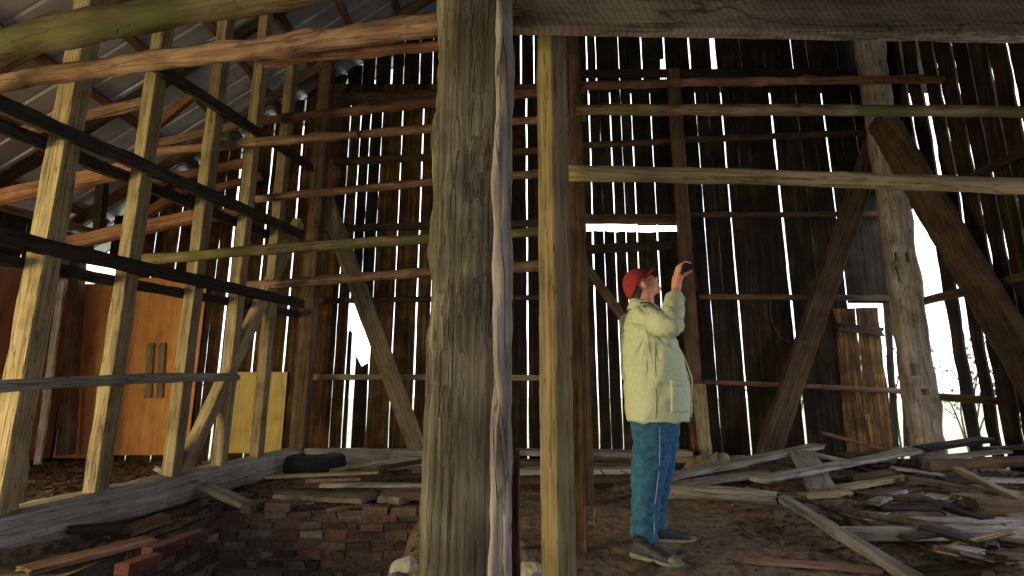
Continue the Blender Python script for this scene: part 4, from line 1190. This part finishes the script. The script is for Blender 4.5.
# lining line (dark) along collar then open front edge
tube('collar_edge', [L(635, 303, -.045), L(643, 303, -.085), L(651, 307, -.075), L(656, 313, -.05)], .005, 'trimcloth', parent=jk)
tube('lining_edge', [L(637, 305, -.085), L(645, 304.5, -.092), L(652, 309, -.082), L(657.5, 316, -.06)], .0045, 'lining', parent=jk)
# open front panel: a thin sheet standing off the belly
def sheetm(name, grid, mat, parent, th=.006):
    V = [p for row in grid for p in row]; m = len(grid[0]); Fc = []
    for i in range(len(grid)-1):
        for j in range(m-1):
            a = i*m+j; Fc.append((a, a+1, a+m+1, a+m))
    o = mesh_obj(name, V, Fc, mat, parent, smooth=True); s = o.modifiers.new('s', 'SOLIDIFY'); s.thickness = th; s.offset = 0
    return o
g = []
for k in range(13):
    t = k/12; py = 334+t*86
    e = [(0, 668), (.15, 676), (.35, 686), (.48, 693), (.6, 689.5), (.8, 696), (.93, 696), (1, 690)]
    for i in range(len(e)-1):
        if e[i][0] <= t <= e[i+1][0]: xo = e[i][1]+(e[i+1][1]-e[i][1])*(t-e[i][0])/(e[i+1][0]-e[i][0]); break
    i_ = [p for p in prof]
    xi = 666+24*min(1, t*1.5)-8
    g.append([L(xi+(xo-xi)*u, py, .03+.05*math.sin(u*PI*.8)) for u in (0, .25, .5, .75, 1)])
sheetm('left_front_panel', g, 'jacket', jk)
g2 = [[p+Vector((-.006, -.012, 0)) for p in row] for row in g]
sheetm('lining', [[r[1]*1.0, r[2], r[3], r[3].lerp(r[4], .6)] for r in g2], 'lining', jk, .004)
tube('front_edge', [L(667, 333, -.07), L(675, 346, -.05), L(682, 357, -.035), L(688, 370, -.02), L(691, 380, -.02), L(690, 398, -.03), L(689, 417, -.04)], .005, 'trimcloth', parent=jk)
# pocket on the jacket side, follows the body surface
bpy.context.view_layer.update()
from mathutils.bvhtree import BVHTree
bv = BVHTree.FromPolygons([v.co.copy() for v in jk.data.vertices], [tuple(p.vertices) for p in jk.data.polygons])
def surf(px, py, off=.004):
    # shoot from the camera side towards +Y
    p = L(px, py); h = bv.ray_cast(Vector((p.x, -1, p.z)), Vector((0, 1, 0)))
    q = h[0] if h[0] is not None else Vector((p.x, -.15, p.z))
    # correct for perspective: keep it simple, offset outwards
    return q+Vector((0, -off, 0))
def patch(name, x0_, x1_, y0_, y1_, off, mat, parent, nx_=10, ny_=10, th=.008):
    g = [[surf(x0_+(x1_-x0_)*i/nx_, y0_+(y1_-y0_)*j/ny_, off) for i in range(nx_+1)] for j in range(ny_+1)]
    return sheetm(name, g, mat, parent, th)
patch('pocket', 660, 682.5, 384, 411, .006, 'jacket', jk)
patch('pocket_flap', 659.5, 683.5, 380.5, 386, .014, 'jacket', jk, 10, 4)
tube('side_seam', [surf(646.5, y, .001) for y in (345, 360, 375, 390, 405, 416)], .0025, 'rag', parent=jk)
tube('sleeve_seam', [surf(634, 325, .001), surf(636.5, 333, .001), surf(640, 340, .001)], .0025, 'rag', parent=jk)
# cuff
cf = WR.lerp(EL, .25); ax = (WR-EL).normalized(); u = ax.orthogonal().normalized(); w_ = ax.cross(u); V = []; Fc = []; n = 24
for i, (s_, r) in enumerate([(-.03, .063), (.0, .064), (.008, .058), (.0, .042)]):
    for j in range(n):
        a = 2*PI*j/n; V.append(cf+ax*s_+(u*math.cos(a)+w_*math.sin(a))*r)
for i in range(3):
    for j in range(n):
        a = i*n+j; b = i*n+(j+1) % n; Fc.append((a, b, b+n, a+n))
mesh_obj('cuff', V, Fc, 'jacket', jk, smooth=True)

# jeans
def Lf(px, py, Y):          # local point using true depth
    p = P(px, py, Y); return Vector((p.x-mx0, Y-YM, p.z))
def leg(rows, Y0, Y1):
    r = []
    for k, (py, a, b) in enumerate(rows):
        Y = Y0+(Y1-Y0)*k/(len(rows)-1); A, B = Lf(a, py, Y), Lf(b, py, Y); wd = (B.x-A.x)/2
        r.append((A.z, (A.x+B.x)/2, wd, Y-YM, min(wd, .105)))
    return rings(r, 28, 2.1)
jeans_parts = [rings([(L(0, 408).z, L(656, 408).x-.0, .155, 0, .185), (L(0, 425).z, L(654.5, 425).x, .150, 0, .19), (L(0, 441).z, L(654, 441).x, .135, 0, .18)], 36),
    leg([(425, 633, 673), (440, 633.5, 672), (460, 632, 669.5), (480, 631.5, 663.5), (495, 631.5, 661), (510, 631, 659), (525, 631.5, 657.5), (541, 632, 658.5)], 3.29, 3.26),
    leg([(425, 642, 679), (440, 644, 678.5), (460, 644, 675), (480, 646, 671), (500, 647, 666.5), (515, 648, 665.5), (528, 650, 667)], 3.47, 3.52)]
def jnd(co, n):
    f = .004*(1-abs(nz(co.x*9-co.z*8, co.y*8, co.z*10))*4)+.006*nz(co.x*8, co.y*8, co.z*6)+.0045*nz(co.x*14+co.z*9, co.y*10, co.z*16)
    if co.z < .25: f += .006*math.sin(co.z*95+4*nz(co.x*6, co.y*6, 1))
    return co+n*f
jn = fuse('jeans', jeans_parts, .009, 'denim', man, 4, jnd)
bv = BVHTree.FromPolygons([v.co.copy() for v in jn.data.vertices], [tuple(p.vertices) for p in jn.data.polygons])
tube('seam', [surf(x_, y_, .0015) for x_, y_ in ((651, 424), (651, 440), (650.5, 458), (648.5, 476), (647, 492), (646, 508), (645.5, 524), (645, 536))], .0020, 'thread', parent=jn)
# shoes
def shoe(heel, toe, label):
    h = heel-Vector((mx0, YM, 0)); t = toe-Vector((mx0, YM, 0)); h.z = t.z = 0; d = (t-h); Ls = d.length; d.normalize(); sd_ = Vector((-d.y, d.x, 0))
    root = empty('shoe', (0, 0, 0)); root.parent = man; root['label'] = label
    def sec(stations, n=24):
        V = []; Fc = []
        for (s, w, zl, zh) in stations:
            for j in range(n):
                a = 2*PI*j/n; c, sn = math.cos(a), math.sin(a); k = (abs(c)**3+abs(sn)**3)**(-1/3)
                V.append(h+d*(s*Ls)+sd_*(c*k*w)+Vector((0, 0, (zl+zh)/2+sn*k*(zh-zl)/2)))
        m = len(stations)
        for i in range(m-1):
            for j in range(n):
                a = i*n+j; b = i*n+(j+1) % n; Fc.append((a, a+n, b+n, b))
        Fc.append(tuple(range(n))); Fc.append(tuple(reversed([(m-1)*n+j for j in range(n)])))
        return V, Fc
    V, Fc = sec([(0, .028, .02, .075), (.04, .034, .02, .10), (.15, .038, .02, .108), (.30, .040, .02, .105), (.45, .043, .02, .085), (.62, .048, .018, .066), (.8, .047, .018, .054), (.93, .036, .02, .046), (.99, .018, .022, .036)])
    o = mesh_obj('upper', V, Fc, 'shoe', root, smooth=True)
    V, Fc = sec([(-.03, .026, .006, .03), (.03, .040, .0, .036), (.2, .042, .0, .034), (.45, .046, .003, .030), (.68, .053, .0, .028), (.85, .05, .003, .028), (.96, .038, .008, .03), (1.02, .018, .014, .03)])
    mesh_obj('sole', V, Fc, 'sole', root, smooth=True)
    V, Fc = sec([(.80, .0475, .02, .056), (.90, .041, .02, .051), (.97, .028, .021, .043), (1.0, .014, .023, .036)]); mesh_obj('toe_cap', V, Fc, 'slab', root, smooth=True)
    for k in range(4):
        s = .36+.075*k; z = .100-.012*k
        pts = [h+d*(s*Ls)+sd_*q*(.032+.003*k)+Vector((0, 0, z-.006*abs(q)-.010*q*q)) for q in (-1, -.5, 0, .5, 1)]
        tube('lace', pts, .0035, 'lining', parent=root, n=6, sub=3)
    V, Fc = sec([(.05, .034, .09, .125), (.16, .038, .095, .13), (.3, .036, .095, .122)]); mesh_obj('ankle_collar', V, Fc, 'lining', root, smooth=True)
h1 = G(633, 557, 0); t1 = G(675, 567, 0); t1 = h1+(t1-h1).normalized()*.30
shoe(h1, t1, 'near dark shoe pointing right')
h2 = G(652, 543, 0); t2 = G(689, 542, 0); t2 = h2+(t2-h2).normalized()*.29
shoe(h2, t2, 'far dark shoe')
# device in the hand: top-level thing
dv = empty('camera_device', (mx0+DEV.x, YM+DEV.y, DEV.z)); tag(dv, 'small black pocket camera held up in the raised hand', 'camera')
dv.rotation_euler = (0, math.radians(20), 0)
bm = bmesh.new(); bmesh.ops.create_cube(bm, size=1); bmesh.ops.scale(bm, vec=(.062, .10, .030), verts=bm.verts); bmesh.ops.bevel(bm, geom=bm.edges, offset=.005, segments=3, affect='EDGES')
me = bpy.data.meshes.new('housing'); bm.to_mesh(me); bm.free(); me.materials.append(M['device']); ob = bpy.data.objects.new('housing', me); C.objects.link(ob); ob.parent = dv
V, Fc = tube(None, [Vector((.024, .01, 0)), Vector((.032, .01, 0)), Vector((.038, .01, 0))], [.013, .013, .011], None, n=20, sub=2); mesh_obj('lens', V, Fc, 'wire', dv, smooth=True)

# ------------------------------------------------------------------ light
wd = bpy.data.worlds.new('daylight'); bpy.context.scene.world = wd; wd.use_nodes = True
bg = wd.node_tree.nodes['Background']; bg.inputs[0].default_value = (.86, .93, 1.0, 1); bg.inputs[1].default_value = 3.0
def area(name, loc, tgt, size, size_y, power, color):
    l = bpy.data.lights.new(name, 'AREA'); l.shape = 'RECTANGLE'; l.size = size; l.size_y = size_y; l.energy = power; l.color = color
    o = bpy.data.objects.new(name, l); C.objects.link(o); o.location = loc
    o.rotation_euler = (Vector(tgt)-Vector(loc)).to_track_quat('-Z', 'Y').to_euler(); return o
a1 = area('lean_to_door_light', (XL+.02, 1.2, 1.15), (0, 3.2, .95), 2.2, 1.9, 205, (1.0, .83, .37)); a1.data.spread = math.radians(145)
area('side_door_light', (XR-.02, 2.6, 1.25), (1.2, 3.3, .5), 1.6, 2.2, 36, (.88, .92, 1.0))
area('front_fill_light', (-1.3, -1.88, 1.3), (.6, 5, 1.4), 2.0, 2.2, 14, (.95, .95, 1.0))  # added lamp, weak ambient fill from behind the camera
sc = bpy.context.scene
sc.view_settings.view_transform = 'Standard'; sc.view_settings.look = 'None'; sc.view_settings.exposure = 0; sc.view_settings.gamma = 1
sc.view_settings.use_curve_mapping = False
